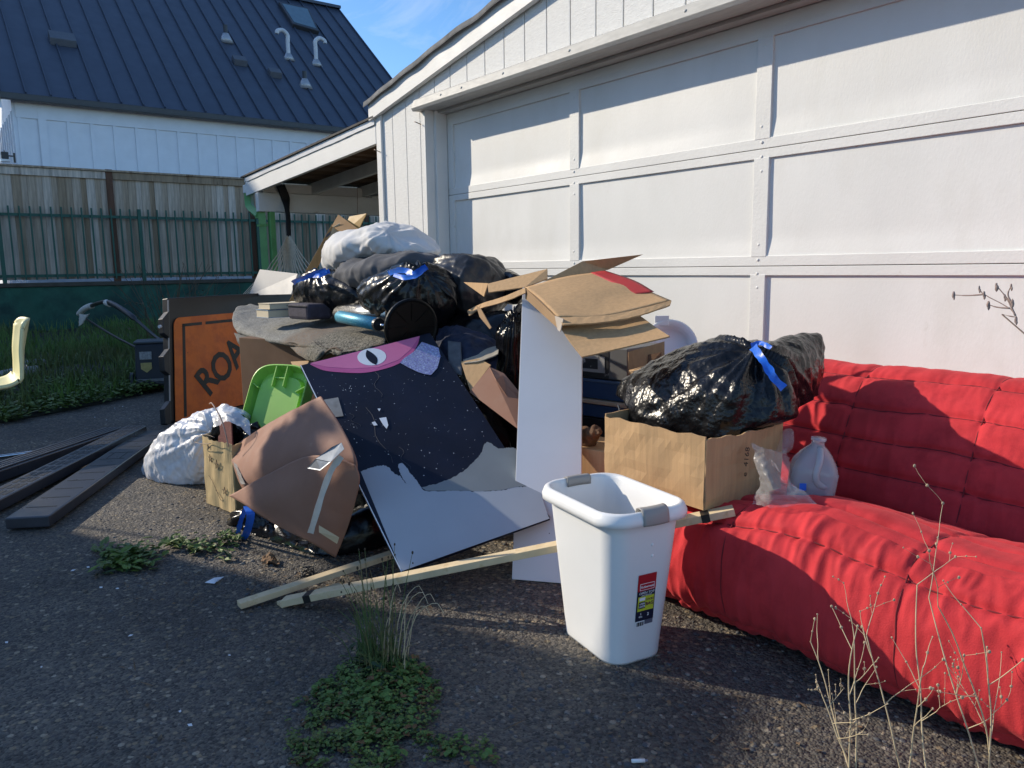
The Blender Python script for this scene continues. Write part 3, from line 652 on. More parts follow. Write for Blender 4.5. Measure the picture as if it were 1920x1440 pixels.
# the sticker on the narrow end
def ona(v, z, off): a, b = can_r(z); return CC+ea*(a+off)+eb*v+A(0, 0, z)
def lab(name, v0, v1, z0, z1, mat, off, skew=0.0, parent=None):
    vs = np.linspace(v0, v1, 5); lo = [ona(v, z0, off) for v in vs]; hi = [ona(v, z1+(v-v0)*skew, off) for v in vs]
    V = lo+hi; F = [(i, i+1, i+6, i+5) for i in range(4)]; V2 = [p-ea*.0004 for p in V]; F2 = [tuple(j+10 for j in f[::-1]) for f in F]
    return mk(name, V+V2, F+F2, mat, parent or can)
m_navyp = M('sticker_navy', (.012, .014, .035), .35, .05); m_redp = M('sticker_red', (.45, .015, .025), .35, .05); m_yel = M('sticker_lime', (.55, .60, .04), .4, .05); m_wht = M('print_white', (.85, .85, .85), .45, .02); m_blkp = M('print_black', (.01, .01, .01), .5, .02); m_purp = M('print_purple', (.13, .02, .08), .4, .02)
m_gry = M('print_grey', (.12, .12, .16), .5, .02)
st = lab('sticker', -.026, .034, .125, .262, m_navyp, .0012)
lab('sticker_band', -.026, .034, .214, .2625, m_redp, .0018, parent=st); lab('logo_frame', -.019, .029, .2165, .236, m_wht, .0022, parent=st); lab('logo_field', -.0175, .0275, .218, .2345, m_redp, .0026, parent=st)
lab('offer_panel', -.022, .031, .155, .198, m_yel, .0020, parent=st); lab('offer_box', -.019, .002, .163, .182, m_navyp, .0026, parent=st); lab('bag_icon', -.018, .001, .186, .195, m_wht, .0026, parent=st)
lab('barcode_field', -.024, .004, .108, .1245, m_wht, .0013, parent=st); lab('fine_print', .006, .033, .112, .1245, m_gry, .0013, parent=st)
for i in range(9): lab('bar', -.021+.0026*i, -.0200+.0026*i+.0008*(i % 3), .110, .122, m_blkp, .0017, parent=st)
def ltx(s, v, z, size, mat, off=.003, bold=False): a, b = can_r(z); textmesh('lettering', s, mat, CC+ea*(a+off)+eb*v+A(0, 0, z), eb, A(0, 0, 1)+ea*.12, size, st, off=0, th=.0002, bold=bold)
ltx('Rubbermaid', .005, .2262, .0088, m_wht, .0032, True); ltx('OPEN TOP', .005, .2075, .0105, m_wht, .0026); ltx('WASTEBASKET', .005, .2005, .0052, m_wht, .0026)
ltx('LOCKS', .0165, .187, .0085, m_purp, .0030, True); ltx('BAG', .0165, .174, .0135, m_purp, .0030, True); ltx('LINER', -.0085, .177, .0068, m_wht, .0034, True); ltx('LOCK', -.0085, .169, .0078, m_wht, .0034, True)
ltx('5', -.010, .146, .008, m_wht, .0026, True); ltx('GAL', -.010, .138, .0065, m_wht, .0026, True); ltx('2', .0145, .142, .012, m_wht, .0026, True)
for v, z in ((.012, .345), (.015, .312)): mk('scuff', *dome(ona(v, z, .0005), .005, ea, .5), m_wht, can, smooth=True)

# ================================================================== BIG CARDBOARD BOX WITH BLACK BAG
m_card = M('corrugated_cardboard', (.46, .29, .145), .85, .10, 4, bump=.0006, bs=60, stretch=(18, 18, 1.0), wear=((.30, .19, .11), 7, .66))
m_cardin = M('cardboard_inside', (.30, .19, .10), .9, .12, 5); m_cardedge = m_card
def wall(name, p, q, zb, zt, th, mat, parent, jag=.0, bow=0, inward=(0, 0, 0), nu=18, nv=8, seed=0):
    p, q = A(*p), A(*q); d = nrm(q-p); n = np.cross(d, A(0, 0, 1)); rows = []
    V = []
    for j in range(nv):
        t = j/(nv-1)
        for i in range(nu):
            u = i/(nu-1); z = zb+(zt-zb)*t+(jag*nse((u*9, seed, 0), 1, seed) if j == nv-1 else 0)
            o = n*(bow*math.sin(math.pi*u)*t+.005*nse((u*6, t*5, seed), 1, 2)+.004*ridge((u*2.2, t*1.3, seed), 1, 5))
            V.append(A(p[0]+(q[0]-p[0])*u, p[1]+(q[1]-p[1])*u, z)+o)
    F = [(j*nu+i, j*nu+i+1, (j+1)*nu+i+1, (j+1)*nu+i) for j in range(nv-1) for i in range(nu-1)]
    m = len(V); V2 = [v-n*th for v in V]; F2 = [tuple(k+m for k in f[::-1]) for f in F]
    b = list(range(nu))+[i*nu+nu-1 for i in range(1, nv)]+[(nv-1)*nu+j for j in range(nu-2, -1, -1)]+[i*nu for i in range(nv-2, 0, -1)]
    F3 = [(b[i]+0, b[i]+m, b[(i+1) % len(b)]+m, b[(i+1) % len(b)]) for i in range(len(b))]
    return mk(name, V+V2, F+F2+F3, mat, parent, smooth=False)
fl, fc, rr_, bl = (-1.845, 1.80), (-1.405, 1.775), (-1.40, 2.15), (-1.86, 2.18)
box = T('cardboard_box', 'open tan cardboard box on the sofa seat holding a black bag', 'box', (-1.62, 1.94, .37))
wall('front', (*fl, 0), (*fc, 0), .365, .585, .005, m_card, box, .012, .014, seed=1); wall('side', (*fc, 0), (*rr_, 0), .365, .575, .005, m_card, box, .010, .01, seed=2)
wall('back', (*rr_, 0), (*bl, 0), .365, .58, .005, m_card, box, .004, seed=3); wall('side', (*bl, 0), (*fl, 0), .365, .59, .005, m_card, box, .006, seed=4)
mk('bottom', *slab([(*fl, .368), (*fc, .368), (*rr_, .368), (*bl, .368)], .004, (0, 0, 1)), m_card, box)
sd = nrm(A(rr_[0]-fc[0], rr_[1]-fc[1], 0))
textmesh('handwriting', 'e  4168', m_blkp, A(-1.39, 1.93, .49)+A(.012, 0, 0), A(0, 0, 1)*1.0+sd*.12, -sd, .030, box, off=.004, shear=.2)
m_bag = M('black_bag_plastic', (.005, .005, .006), .24, .2, 9, bump=.003, bs=20, bdet=5, spec=.4)
m_bagb = M('embossed_black_bag', (.005, .005, .006), .28, .2, 9, bump=.002, bs=50, spec=.4, vor=.0022, vorscale=85)
m_blue = M('blue_drawstring', (.015, .13, .62), .35, .12, 20, bump=.002, bs=60, spec=.5)
def ribbon(pts, wd, mat, parent, name='drawstring', th=.0006, n=26, tw=.8, seed=0):
    c = cr(pts, n); V = []
    for i, p in enumerate(c):
        d = nrm(c[min(i+1, n-1)]-c[max(i-1, 0)]); s = nrm(np.cross(d, nrm(p-CP))); u = np.cross(d, s); a = tw*nse((i*.17, seed, 0), 1, seed+3)
        w2 = wd*(.75+.5*abs(nse((i*.21, seed, 4), 1, seed))); dirn = s*math.cos(a)+u*math.sin(a)
        for k in (-.5, -.17, .17, .5): V.append(p+dirn*w2*k+u*.18*wd*(abs(k)-.3))
    F = [(4*i+k, 4*i+k+1, 4*i+5+k, 4*i+4+k) for i in range(n-1) for k in range(3)]
    return mk(name, V, F, mat, parent, smooth=True)
FAC = (.007, 9, (1, 1, 1))
bb = T('trash_bag', 'large bulging black trash bag with blue drawstring sitting in the box', 'bag', (-1.6, 1.98, .5), 'black trash bags')
V, F = loft([(1158, 765, 800, 1.96, .06), (1182, 716, 835, 1.97, .18), (1240, 678, 862, 2.02, .24), (1300, 652, 884, 2.07, .28), (1365, 641, 894, 2.14, .29), (1420, 647, 880, 2.22, .26), (1455, 644, 855, 2.34, .17), (1488, 635, 836, 2.44, .11), (1516, 628, 770, 2.53, .06), (1542, 626, 690, 2.6, .02)], 170, 210, 2.3, wr=.010, ws=8, seed=4, fold=.040, fk=9, knot=P(1424, 644, 2.08), capr=.025, crinkle=.004, cs=15)
lowm = np.clip((.61-V[:, 2])/.04, 0, 1); V[:, 1] = V[:, 1]*(1-lowm)+np.clip(V[:, 1], 1.815, 2.14)*lowm; V[:, 0] = V[:, 0]*(1-lowm)+np.clip(V[:, 0], -1.838, -1.412)*lowm; V[:, 2] = np.maximum(V[:, 2], .54+.01*np.sin(V[:, 0]*50))
mk('bag_body', V, F, m_bagb, bb, smooth=True)
ribbon([P(1412, 650, 1.98), P(1425, 668, 1.94), P(1440, 690, 1.925), P(1452, 710, 1.925), P(1470, 728, 1.94)], .027, m_blue, bb, seed=1)
ribbon([P(1408, 648, 2.0), P(1425, 643, 2.02), P(1446, 652, 2.0)], .016, m_blue, bb, seed=2)

# ================================================================== WATER JUG AND CLEAR BAG
m_hdpe = M('clear_milk_plastic', (.75, .77, .8), .25, .03, trans=.55, spec=.5, alpha=.75)
m_water = M('still_water', (.55, .58, .66), .05, .02, trans=.7, spec=.5)
JC = A(-1.285, 2.13, .355); jug = T('water_jug', 'translucent gallon jug half full of water on the sofa', 'jug', JC)
pr_ = [(r*.92, z*.87) for r, z in [(.0, .004), (.064, .004), (.072, .014), (.074, .06), (.075, .115), (.068, .14), (.05, .172), (.032, .196), (.021, .207), (.0205, .222), (.024, .224), (.024, .232), (.0, .233)]]
def lathe(pr, c, n=24, sq=2.0, tilt=None):
    V = []; F = []
    for r, z in pr:
        e = 2+(sq-2)*max(0, min(1, (r-.03)/.03))
        for k in range(n):
            a = 2*math.pi*(k+.5)/n; x, y = math.cos(a), math.sin(a); x = math.copysign(abs(x)**(2/e), x); y = math.copysign(abs(y)**(2/e), y); V.append(A(x*r, y*r, z))
    m = len(pr)
    for i in range(m-1):
        for k in range(n): F.append((i*n+k, i*n+(k+1) % n, (i+1)*n+(k+1) % n, (i+1)*n+k))
    V = np.array(V)
    if tilt is not None: V = V@np.array(tilt).T
    return V+c, F
ct, sn = math.cos(.12), math.sin(.12); tl = [[ct, 0, sn], [0, 1, 0], [-sn, 0, ct]]; rz4 = [[.8, -.6, 0], [.6, .8, 0], [0, 0, 1]]; TL = np.array(tl)@np.array(rz4)
mk('shell', *lathe(pr_, JC, 32, 4.0, TL), m_hdpe, jug, smooth=True)
mk('water', *lathe([(r*.92, z*.87) for r, z in [(0, .006), (.062, .006), (.070, .016), (.071, .06), (.072, .112), (0, .1125)]], JC, 32, 4.0, TL), m_water, jug, smooth=True)
vw = nrm(A(.75, -.66, 0)); side = A(.66, .75, 0)
hc = JC+vw*.054+A(.005, 0, -.02)
mk('handle', *tube(cr([hc+side*.012+A(0, 0, .192)-vw*.025, hc+side*.004+A(0, 0, .165)+vw*.006, hc-side*.01+A(0, 0, .12)+vw*.018, hc-side*.002+A(0, 0, .093)+vw*.016, hc+side*.02+A(0, 0, .083)+vw*.012, hc+side*.045+A(0, 0, .09)+vw*.002, hc+side*.055+A(0, 0, .115)-vw*.005], 24), .011, 10), m_hdpe, jug, smooth=True)
mk('label_patch', *ob(JC+vw*.072-side*.042+A(0, 0, .062), side*.010, A(0, 0, .011), vw*.0006), m_blue, jug)
m_film = M('clear_film', (.82, .8, .8), .22, .05, alpha=.22, spec=.6, bump=.004, bs=30)
cb = T('plastic_bag', 'crumpled clear plastic bag draped between the cardboard box and the jug', 'bag', P(1450, 945, 2.0))
V, F = grid([[P(1408, 833, 1.90), P(1418, 860, 1.86), P(1425, 900, 1.85), P(1413, 945, 1.86)], [P(1430, 840, 1.93), P(1440, 880, 1.84), P(1445, 915, 1.82), P(1440, 948, 1.84)], [P(1455, 850, 2.0), P(1465, 900, 1.88), P(1478, 925, 1.85), P(1480, 948, 1.86)], [P(1475, 840, 2.1), P(1480, 905, 1.95), P(1510, 925, 1.90), P(1532, 944, 1.9)]], 50, 44, 0, wr=.012, ws=18, seed=5)
mk('film', V, F, m_film, cb, smooth=True)
V, F = loft([(1452, 840, 850, 2.12, .02), (1470, 812, 850, 2.14, .03), (1482, 805, 840, 2.16, .03), (1484, 815, 825, 2.16, .01)], 20, 20, 2, wr=.006, ws=20, seed=2); mk('knot', V, F, m_film, cb, smooth=True)
# ================================================================== THE PILE
def Q(*p): return [P(*q) for q in p]
def onto(pl0, n):
    def f(px, py, off=0.0): d = ray(px, py); return CP+d*(((pl0+n*off-CP)@n)/(d@n))
    return f
BAGS = 'black trash bags'
def trash(label, secs, knot=None, seed=0, mat=None, fold=.04, fk=8, wr=.010, ws=8, nr=90, ns=90, ex=2.3, capr=.3, floor=None, crinkle=.004, tie=None, group=BAGS, name='trash_bag', cat='bag', cs=15):
    b = [P(s[0], s[2], s[3]) for s in secs]; base = np.mean(b, 0)
    t = T(name, label, cat, base, group)
    V, F = loft(secs, nr, ns, ex, wr=wr, ws=ws, seed=seed, fold=fold if knot is not None else 0, fk=fk, knot=knot, capr=capr, floor=floor, crinkle=crinkle, cs=cs)
    mk('bag_body', V, F, mat or m_bag, t, smooth=True)
    for i, r in enumerate(tie or []): ribbon([P(*q) for q in r[0]], r[1], m_blue, t, seed=seed+i)
    return t

# ---- navy painted table top leaning on the pile
m_navy = M('navy_paint', (.008, .011, .024), .42, .25, 5, spec=.22, wear=((.03, .035, .06), 14, .68), bump=.0004, bs=40)
m_pink = M('pink_paint', (.62, .17, .33), .45, .05, 6); m_pink2 = M('deep_pink_paint', (.50, .10, .26), .45, .05, 6); m_pale = M('pale_grey_paint', (.35, .39, .44), .5, .05, 4, wear=((.42, .44, .46), 16, .68)); m_midg = M('mid_grey_paint', (.20, .225, .235), .55, .07, 5); m_eyew = M('eye_white_paint', (.72, .76, .80), .4, .03)
nq = [CP+(q-CP)*(1.16/1.22) for q in (A(-3.117, 1.255, .682), A(-2.986, 1.813, .791), A(-2.108, 1.778, .163), A(-2.24, 1.22, .055))]
nn_ = nrm(A(.47, -.28, .84)); nq = [onto(nq[3], nn_)(*p) for p in ((563, 685), (806, 624), (1032, 970), (752, 1072))]
on = onto(nq[0], nn_)
nb = T('painted_board', 'navy speckled board with painted pink eye and grey hills leaning in front', 'board', A(-2.24, 1.22, 0))
brd = mk('panel', *slab(nq, .016, nn_), [m_navy], nb, bevel=.0015)
mk('edge_band', *slab([nq[0]+nn_*.0006, nq[3]+nn_*.0006, nq[3]+nn_*.0006+(nq[2]-nq[3])*.006, nq[0]+nn_*.0006+(nq[1]-nq[0])*.006], .0008, nn_), m_eyew, nb)
def paint(name, pts, mat, off, parent=nb): return mk(name, *slab([on(x, y, off) for x, y in pts], .0004, nn_), mat, parent)
def smoothpoly(pts, n=60, jit=0):
    p = cr([A(*q, 0) for q in pts], n); return [(a+jit*nse((a*.35, b*.35, 0), 1, 3), b+jit*nse((a*.35, b*.35, 5), 1, 8)+jit*.6*nse((a*.9, b*.9, 5), 1, 2)) for a, b, _ in p]
low = smoothpoly([(676, 884), (690, 879), (712, 873), (727, 875), (735, 884), (744, 890), (751, 893), (757, 902), (762, 906), (753, 893), (747, 874), (752, 868), (762, 876), (769, 887), (782, 901), (789, 913), (800, 921), (850, 920), (900, 921), (940, 919), (966, 913), (990, 911), (1008, 905)], 200, 2.2)
paint('pale_foreground', low+[(1028, 968), (1031, 972), (753, 1071)], m_pale, .0008)
hill = smoothpoly([(790, 914), (830, 903), (866, 885), (892, 862), (904, 846), (908, 833), (917, 829), (926, 835), (935, 841), (955, 839), (967, 840)], 110, 2.2)
paint('grey_hill', hill+[(1008, 905), (990, 911), (966, 913), (940, 919), (900, 921), (850, 920), (800, 920)], m_midg, .0013)
up_ = smoothpoly([(581, 683), (606, 694), (640, 698), (680, 699), (715, 693), (745, 683), (768, 668), (782, 648), (787, 631)], 40)
paint('pink_shape', [(787, 631), (700, 652)]+up_[:-1], m_pink2, .0010)
paint('pink_shape', [(787, 630), (700, 652), (581, 681), (615, 688), (660, 691), (710, 688), (748, 674), (770, 655)], m_pink, .0016)
paint('eye', [(697+27*math.cos(t), 669+16*math.sin(t)-.1*27*math.cos(t)*.3) for t in np.linspace(0, 2*math.pi, 29)[:-1]], m_eyew, .0022)
lens = smoothpoly([(688, 656), (697, 661), (706, 669), (708, 677), (705, 684)], 12)+smoothpoly([(705, 684), (695, 679), (687, 670), (686, 662), (688, 656)], 12)[1:-1]
paint('pupil', lens, m_navy, .0028)
# speckles
sv, sf = [], []; e1 = nrm(nq[1]-nq[0]); e2 = nrm(nq[3]-nq[0]); k = 0
for _ in range(250):
    u, v = random.random(), random.random()*.74; p = nq[0]+(nq[1]-nq[0])*u+(nq[3]-nq[0])*v; q = CR@(p-CP); x, y = q[0]/q[2]*FPX+960, q[1]/q[2]*FPX+720
    if y < 700-.22*(x-690) and x < 800 and y < 702: continue
    if y > 905 or (y > 872-.3*(x-680) and x < 790 and y > 866) or (x > 850 and y > 905-.9*(x-850)): continue
    r = random.choice((.0008, .001, .001, .0014, .0022)); p = p+nn_*.0006
    sv += [p+e1*r, p+e2*r, p-e1*r, p-e2*r]; sf.append((k, k+1, k+2, k+3)); k += 4
o = mk('speckles', sv, sf, m_eyew, nb); o['kind'] = 'stuff'
m_foil = M('holographic_foil', (.55, .56, .72), .3, .5, 120, metal=.6, col2=(.35, .3, .6), c2s=160, bump=.001, bs=160); m_greyp = M('torn_grey_paper', (.25, .25, .24), .8, .3, 20)
paint('foil_patch', [(791, 641), (822, 652), (826, 668), (820, 690), (808, 703), (795, 701), (783, 697), (768, 690), (750, 680), (757, 672), (775, 660)], m_foil, .0034)
paint('paper_patch', [(604, 750), (634, 745), (644, 780), (628, 782), (612, 778), (608, 772), (615, 764), (606, 762)], m_greyp, .0030)
for pts in ([(711, 784), (724, 782), (728, 797), (725, 804), (718, 796)], [(697, 792), (703, 790), (708, 797), (701, 798)], [(708, 766), (714, 766), (711, 771)]): paint('paint_chip', pts, m_eyew, .003)
for a, b in (((686, 764), (733, 868)), ((703, 697), (712, 745)), ((748, 838), (766, 880)), ((655, 775), (672, 800))):
    n_ = 9; c = [on(a[0]+(b[0]-a[0])*i/(n_-1)+6*math.sin(i*1.1), a[1]+(b[1]-a[1])*i/(n_-1), .0006) for i in range(n_)]; mk('scratch', *tube(c, .0006, 4), M('scratch_mark', (.06, .065, .08), .6), nb)

# ---- tall white melamine panel
m_mel = M('white_melamine', (.70, .70, .72), .35, .03, 5, wear=((.6, .57, .52), 9, .72))
wp = T('melamine_board', 'tall narrow white melamine panel standing upright behind the wastebasket', 'panel', A(-2.0, 1.62, 0))
a, b, ht_ = A(-2.050, 1.551, .002), A(-1.862, 1.705, .002), A(-.428, .399, .996)
mk('board', *slab([a, b, b+ht_, a+ht_], .018, (1, -1, .5)), m_mel, wp, bevel=.0015)
mk('dowel_hole', *dome(P(1030, 1000, 1.62), .002, (1, -1, 0)), m_blkp, wp)

# ---- pine battens
m_pine = M('raw_pine', (.62, .49, .30), .7, .1, 5, bump=.0006, bs=50, stretch=(4, 4, 4), col2=(.52, .38, .2), c2s=7, c2pos=(.55, .7)); m_tape = M('black_tape', (.012, .012, .012), .4)
def batten(label, p, q, w_, h_, tapes, up=(0, 0, 1)):
    t = T('pine_batten', label, 'batten', (min(p[0], q[0]), p[1], 0)); mk('batten_strip', *beam(p, q, w_, h_, up), m_pine, t, bevel=.0015)
    for f in tapes: c = p+(q-p)*f; d = nrm(q-p); mk('tape_band', *beam(c-d*.012, c+d*.012, w_+.0024, h_+.0024, up), m_tape, t)
    return t
batten('short pale pine batten lying in front of the navy board', G(448, 1134, .018), G(745, 1036, .055), .036, .020, ())
batten('long pale pine batten wrapped in black tape resting on the sofa', G(532, 1128, .014), P(1376, 957, 1.83), .045, .022, (.063, .942))
t = T('pine_batten', 'short pine offcut under the taped end of the long batten', 'batten', G(560, 1125)); mk('batten_strip', *beam(G(524, 1134, .006), G(640, 1098, .006), .04, .012), m_pine, t, bevel=.001)

# ---- brown upholstery sheets
m_brn = M('brown_fibreboard', (.30, .155, .105), .8, .10, 5, bump=.0005, bs=120, wear=((.36, .22, .16), 10, .68)); m_brne = M('grey_torn_backing', (.25, .23, .21), .9, .2, 20)
s1 = T('fibre_sheet', 'curved pinkish brown fibreboard sheet propped behind the cardboard box', 'sheet', A(-3.2, 1.12, .1))
V, F = grid([[P(428, 845, 1.08), P(505, 795, 1.13), P(560, 765, 1.16), P(604, 744, 1.19)], [P(438, 872, 1.02), P(520, 835, 1.06), P(585, 810, 1.11), P(640, 800, 1.17)], [P(450, 905, 1.0), P(530, 880, 1.04), P(600, 865, 1.08), P(668, 860, 1.15)], [P(475, 945, 1.04), P(540, 930, 1.08), P(610, 915, 1.12), P(668, 900, 1.16)]], 44, 34, .006, wr=.004, ws=5, seed=2)
mk('sheet_body', V, F, m_brn, s1, smooth=True)
mk('torn_edge', *grid([[P(428, 846, 1.075), P(440, 874, 1.012), P(452, 908, .993)], [P(433, 846, 1.072), P(446, 876, 1.010), P(460, 908, .993)]], 20, 3, .002, wr=.003, ws=40), m_brne, s1)
s2 = T('fibre_sheet', 'pinkish brown fibreboard sheet with a pale strap in front of the navy board', 'sheet', A(-2.8, 1.05, .05))
V, F = grid([[P(431, 930, .94), P(500, 892, 1.0), P(570, 858, 1.04), P(625, 856, 1.07), P(668, 872, 1.11)], [P(470, 952, .955), P(525, 925, .99), P(585, 905, 1.03), P(632, 905, 1.07), P(674, 905, 1.12)], [P(505, 975, .985), P(550, 963, 1.01), P(596, 960, 1.045), P(634, 967, 1.09), P(656, 975, 1.13)], [P(540, 995, 1.015), P(566, 1007, 1.035), P(592, 1020, 1.06), P(612, 1032, 1.09), P(630, 1044, 1.12)]], 50, 40, .006, wr=.003, ws=6, seed=5)
mk('sheet_body', V, F, m_brn, s2, smooth=True)
m_strap = M('cream_webbing', (.62, .57, .5), .8, .08, 30, bump=.0005, bs=300)
ribbon([P(640, 856, 1.045), P(622, 880, 1.03), P(606, 920, 1.01), P(594, 960, .995), P(582, 1000, .985)], .024, m_strap, s2, 'strap', tw=.1, seed=3)
mk('masking_tape', *slab(Q((598, 985, 1.0), (636, 1008, 1.06), (632, 1020, 1.06), (598, 998, 1.0)), .0006, (1, -1, 0)), M('masking_tape', (.6, .5, .33), .7), s2)
mtl = mk('metal_strip', *slab(Q((576, 878, 1.0), (592, 860, 1.0), (622, 838, 1.03), (640, 830, 1.05), (645, 842, 1.05), (620, 866, 1.02), (600, 882, 1.0)), .002, (1, -1, .3)), M('dull_aluminium', (.42, .45, .5), .45, .2, 20, metal=.7), base=None); tag(mtl, 'bent piece of dull aluminium strip lying on the brown sheets', 'metal strip')

# ---- bags low in the pile
trash('black bag with blue drawstring hanging out under the brown sheet at the front', [(440, 960, 1030, 1.02, .03), (465, 950, 1052, 1.06, .10), (520, 965, 1062, 1.14, .16), (590, 985, 1066, 1.22, .18), (660, 960, 1072, 1.3, .2), (730, 930, 1060, 1.42, .16), (760, 950, 1040, 1.46, .05)], P(452, 955, 1.0), 11, floor=.004, tie=[([(462, 948, .95), (470, 965, .945), (462, 1000, .95), (448, 1020, .955), (447, 1042, .955), (458, 1060, .965)], .032), ([(462, 950, .95), (452, 975, .95), (446, 1000, .95)], .022)])
trash('black bag added to fill the dark behind the navy board and brown sheet', [(640, 880, 1060, 1.36, .05), (680, 850, 1070, 1.45, .14), (740, 800, 1065, 1.6, .18), (820, 760, 1040, 1.75, .2), (900, 740, 1000, 1.95, .18), (960, 760, 940, 2.05, .06)], None, 13, wr=.014, crinkle=.004)  # extra bag, added as black filler for the shaded gap
trash('black bag added to fill the dark gaps in the middle of the pile', [(600, 700, 820, 1.85, .08), (680, 640, 830, 1.95, .2), (780, 610, 840, 2.05, .26), (880, 590, 850, 2.15, .26), (980, 590, 860, 2.25, .2), (1060, 640, 860, 2.3, .08)], None, 17, wr=.014, crinkle=.004)  # filler bag added so the gaps between the things stay black

# ---- white bag and tan box
m_wbag = M('white_thin_plastic', (.70, .70, .73), .32, .06, 9, col2=(.42, .43, .47), c2s=7, c2pos=(.5, .72), spec=.5, bump=.003, bs=40, bdet=6, trans=.0)
wb = T('plastic_bag', 'stuffed white plastic bag on the asphalt beside the planks', 'bag', G(340, 930))
FAC = (.016, 5.5, (2.2, 2.2, .7))
V, F = loft([(291, 855, 905, .95, .04), (302, 828, 926, .97, .10), (326, 802, 934, 1.0, .14), (355, 782, 932, 1.05, .15), (385, 768, 920, 1.1, .14), (410, 763, 890, 1.13, .12), (436, 766, 850, 1.17, .08), (456, 785, 820, 1.2, .03)], 190, 190, 2.4, wr=.006, ws=5, seed=21, fold=.05, fk=8, knot=P(425, 762, 1.05), capr=.12, floor=.003, crinkle=.004, cs=20)
FAC = (.007, 9, (1, 1, 1))
mk('bag_body', V, F, m_wbag, wb, smooth=True)
m_wfilm = M('translucent_white_film', (.8, .8, .82), .3, .05, alpha=.6, bump=.003, bs=30)
mk('loose_top', *grid([[P(395, 775, 1.0), P(425, 757, 1.05), P(468, 790, 1.1)], [P(398, 800, .98), P(430, 790, 1.02), P(470, 815, 1.08)]], 24, 12, 0, wr=.012, ws=16, seed=3), m_wfilm, wb, smooth=True)
m_tan = M('tan_box_card', (.52, .38, .19), .8, .08, 6, bump=.0006, bs=40, wear=((.42, .3, .15), 9, .66))
tb = T('cardboard_box', 'small battered tan cardboard box with scribbled stars beside the white bag', 'box', A(-3.5, 1.1, 0))
f0, f1 = A(-3.665, .985, 0), A(-3.40, 1.035, 0); dd = A(-.10, .22, 0)
wall('front', f0, f1, .004, .325, .004, m_tan, tb, .012, .012, seed=6); wall('side', f1, f1+dd, .004, .32, .004, m_tan, tb, .01, seed=7); wall('back', f1+dd, f0+dd, .004, .32, .004, m_tan, tb, .01, seed=8); wall('side', f0+dd, f0, .004, .33, .004, m_tan, tb, .01, seed=9)
m_pen = M('ballpoint_line', (.13, .09, .06), .8)
ff = lambda u, z: f0+(f1-f0)*u+A(0, 0, z)+nrm(np.cross(f1-f0, A(0, 0, 1)))*(.012*math.sin(math.pi*u)*(z/.32)+.006)
def star(u, z, r):
    p = [ff(u+r*math.cos(math.pi/2+k*4*math.pi/5)/.27, z+r*math.sin(math.pi/2+k*4*math.pi/5)) for k in range(6)]
    V, F = join(*[tube([p[k], p[k+1]], .0011, 4) for k in range(5)]); o_ = mk('star_doodle', V, F, m_pen, tb)
for u, z, r in ((.33, .235, .02), (.55, .215, .024), (.3, .29, .013), (.72, .1, .02)): star(u, z, r)
mk('doodle_line', *tube(cr([ff(.2, .15), ff(.35, .12), ff(.55, .05), ff(.62, .06), ff(.4, .09)], 14), .001, 4), m_pen, tb)
mk('stripe_carton', *slab([f0+A(.06, .05, .25), f0+A(.20, .07, .26), f0+A(.18, .08, .405), f0+A(.055, .06, .41)], .006, (0, -1, 0)), M('striped_maroon_print', (.16, .05, .045), .7, .3, 40, stretch=(1, 1, 5)), base=None)
tag(bpy.data.objects['stripe_carton'], 'maroon striped piece of carton sticking out of the tan box', 'carton')
trash('small knotted black bag stuffed into the little tan box', [(412, 790, 840, 1.08, .03), (425, 776, 850, 1.1, .07), (442, 778, 850, 1.12, .07), (458, 795, 850, 1.14, .03), (475, 792, 840, 1.16, .04), (492, 800, 835, 1.18, .02)], P(460, 795, 1.1), 23, nr=60, ns=60, fold=.02, capr=.2)
tw_ = T('wire_twig', 'thin pale twisted wire poking up above the tan box', 'wire', P(428, 835, 1.0))
mk('stem', *tube(cr([P(429, 838, 1.0), P(421, 805, .99), P(412, 780, .985), P(398, 757, .98), P(393, 757, .98)], 20), .003, 6), M('pale_bark', (.4, .28, .22), .8, .3, 40), tw_, smooth=True); mk('loop', *tube(cr([P(395, 832, .98), P(378, 832, .96), P(364, 828, .95), P(366, 820, .95), P(385, 815, .96), P(402, 820, .98)], 24), .0016, 6), m_wire, tw_, smooth=True)

# ---- green plastic lid
m_green = M('lime_plastic', (.33, .62, .11), .42, .04, 5, sss=.05); lid = T('stool_top', 'lime green ribbed plastic lid standing upright behind the brown sheet', 'lid', P(520, 800, 1.32))
lc, lr, lu = P(522, 770, 1.36), nrm(A(.85, .53, 0)), nrm(A(-.25, .40, .87)); ln_ = nrm(np.cross(lr, lu))
if ln_@(CP-lc) < 0: ln_ = -ln_
def lp(u, v, o=0): return lc+lr*u+lu*v+ln_*o
def outl(s, n=14):
    pts = [(-.165*s, -.24)]; pts += [(-.165*s, .10*s)]
    for t in np.linspace(math.pi, 0, 21): pts.append((.165*s*math.copysign(abs(math.cos(t))**.6, math.cos(t)), .11*s+.115*s*abs(math.sin(t))**.75))
    pts += [(.165*s, .10*s), (.165*s, -.24)]; return pts
o1, o2, o3, o4 = outl(1), outl(.9), outl(.74), outl(.74)
V = [lp(u, v, .055) for u, v in o1]+[lp(u, v, .058) for u, v in outl(.97)]+[lp(u, v, .0) for u, v in o2]+[lp(u, v, .0) for u, v in outl(.78)]+[lp(u, v, .030) for u, v in o3]+[lp(u, v, -.012) for u, v in o1]
n_ = len(o1); F = []
for a_, b_ in ((0, 1), (1, 2), (2, 3), (3, 4)):
    for i in range(n_-1): F.append((a_*n_+i, a_*n_+i+1, b_*n_+i+1, b_*n_+i))
F.append(tuple(4*n_+i for i in range(n_)))
for i in range(n_-1): F.append((i+1, i, 5*n_+i, 5*n_+i+1))
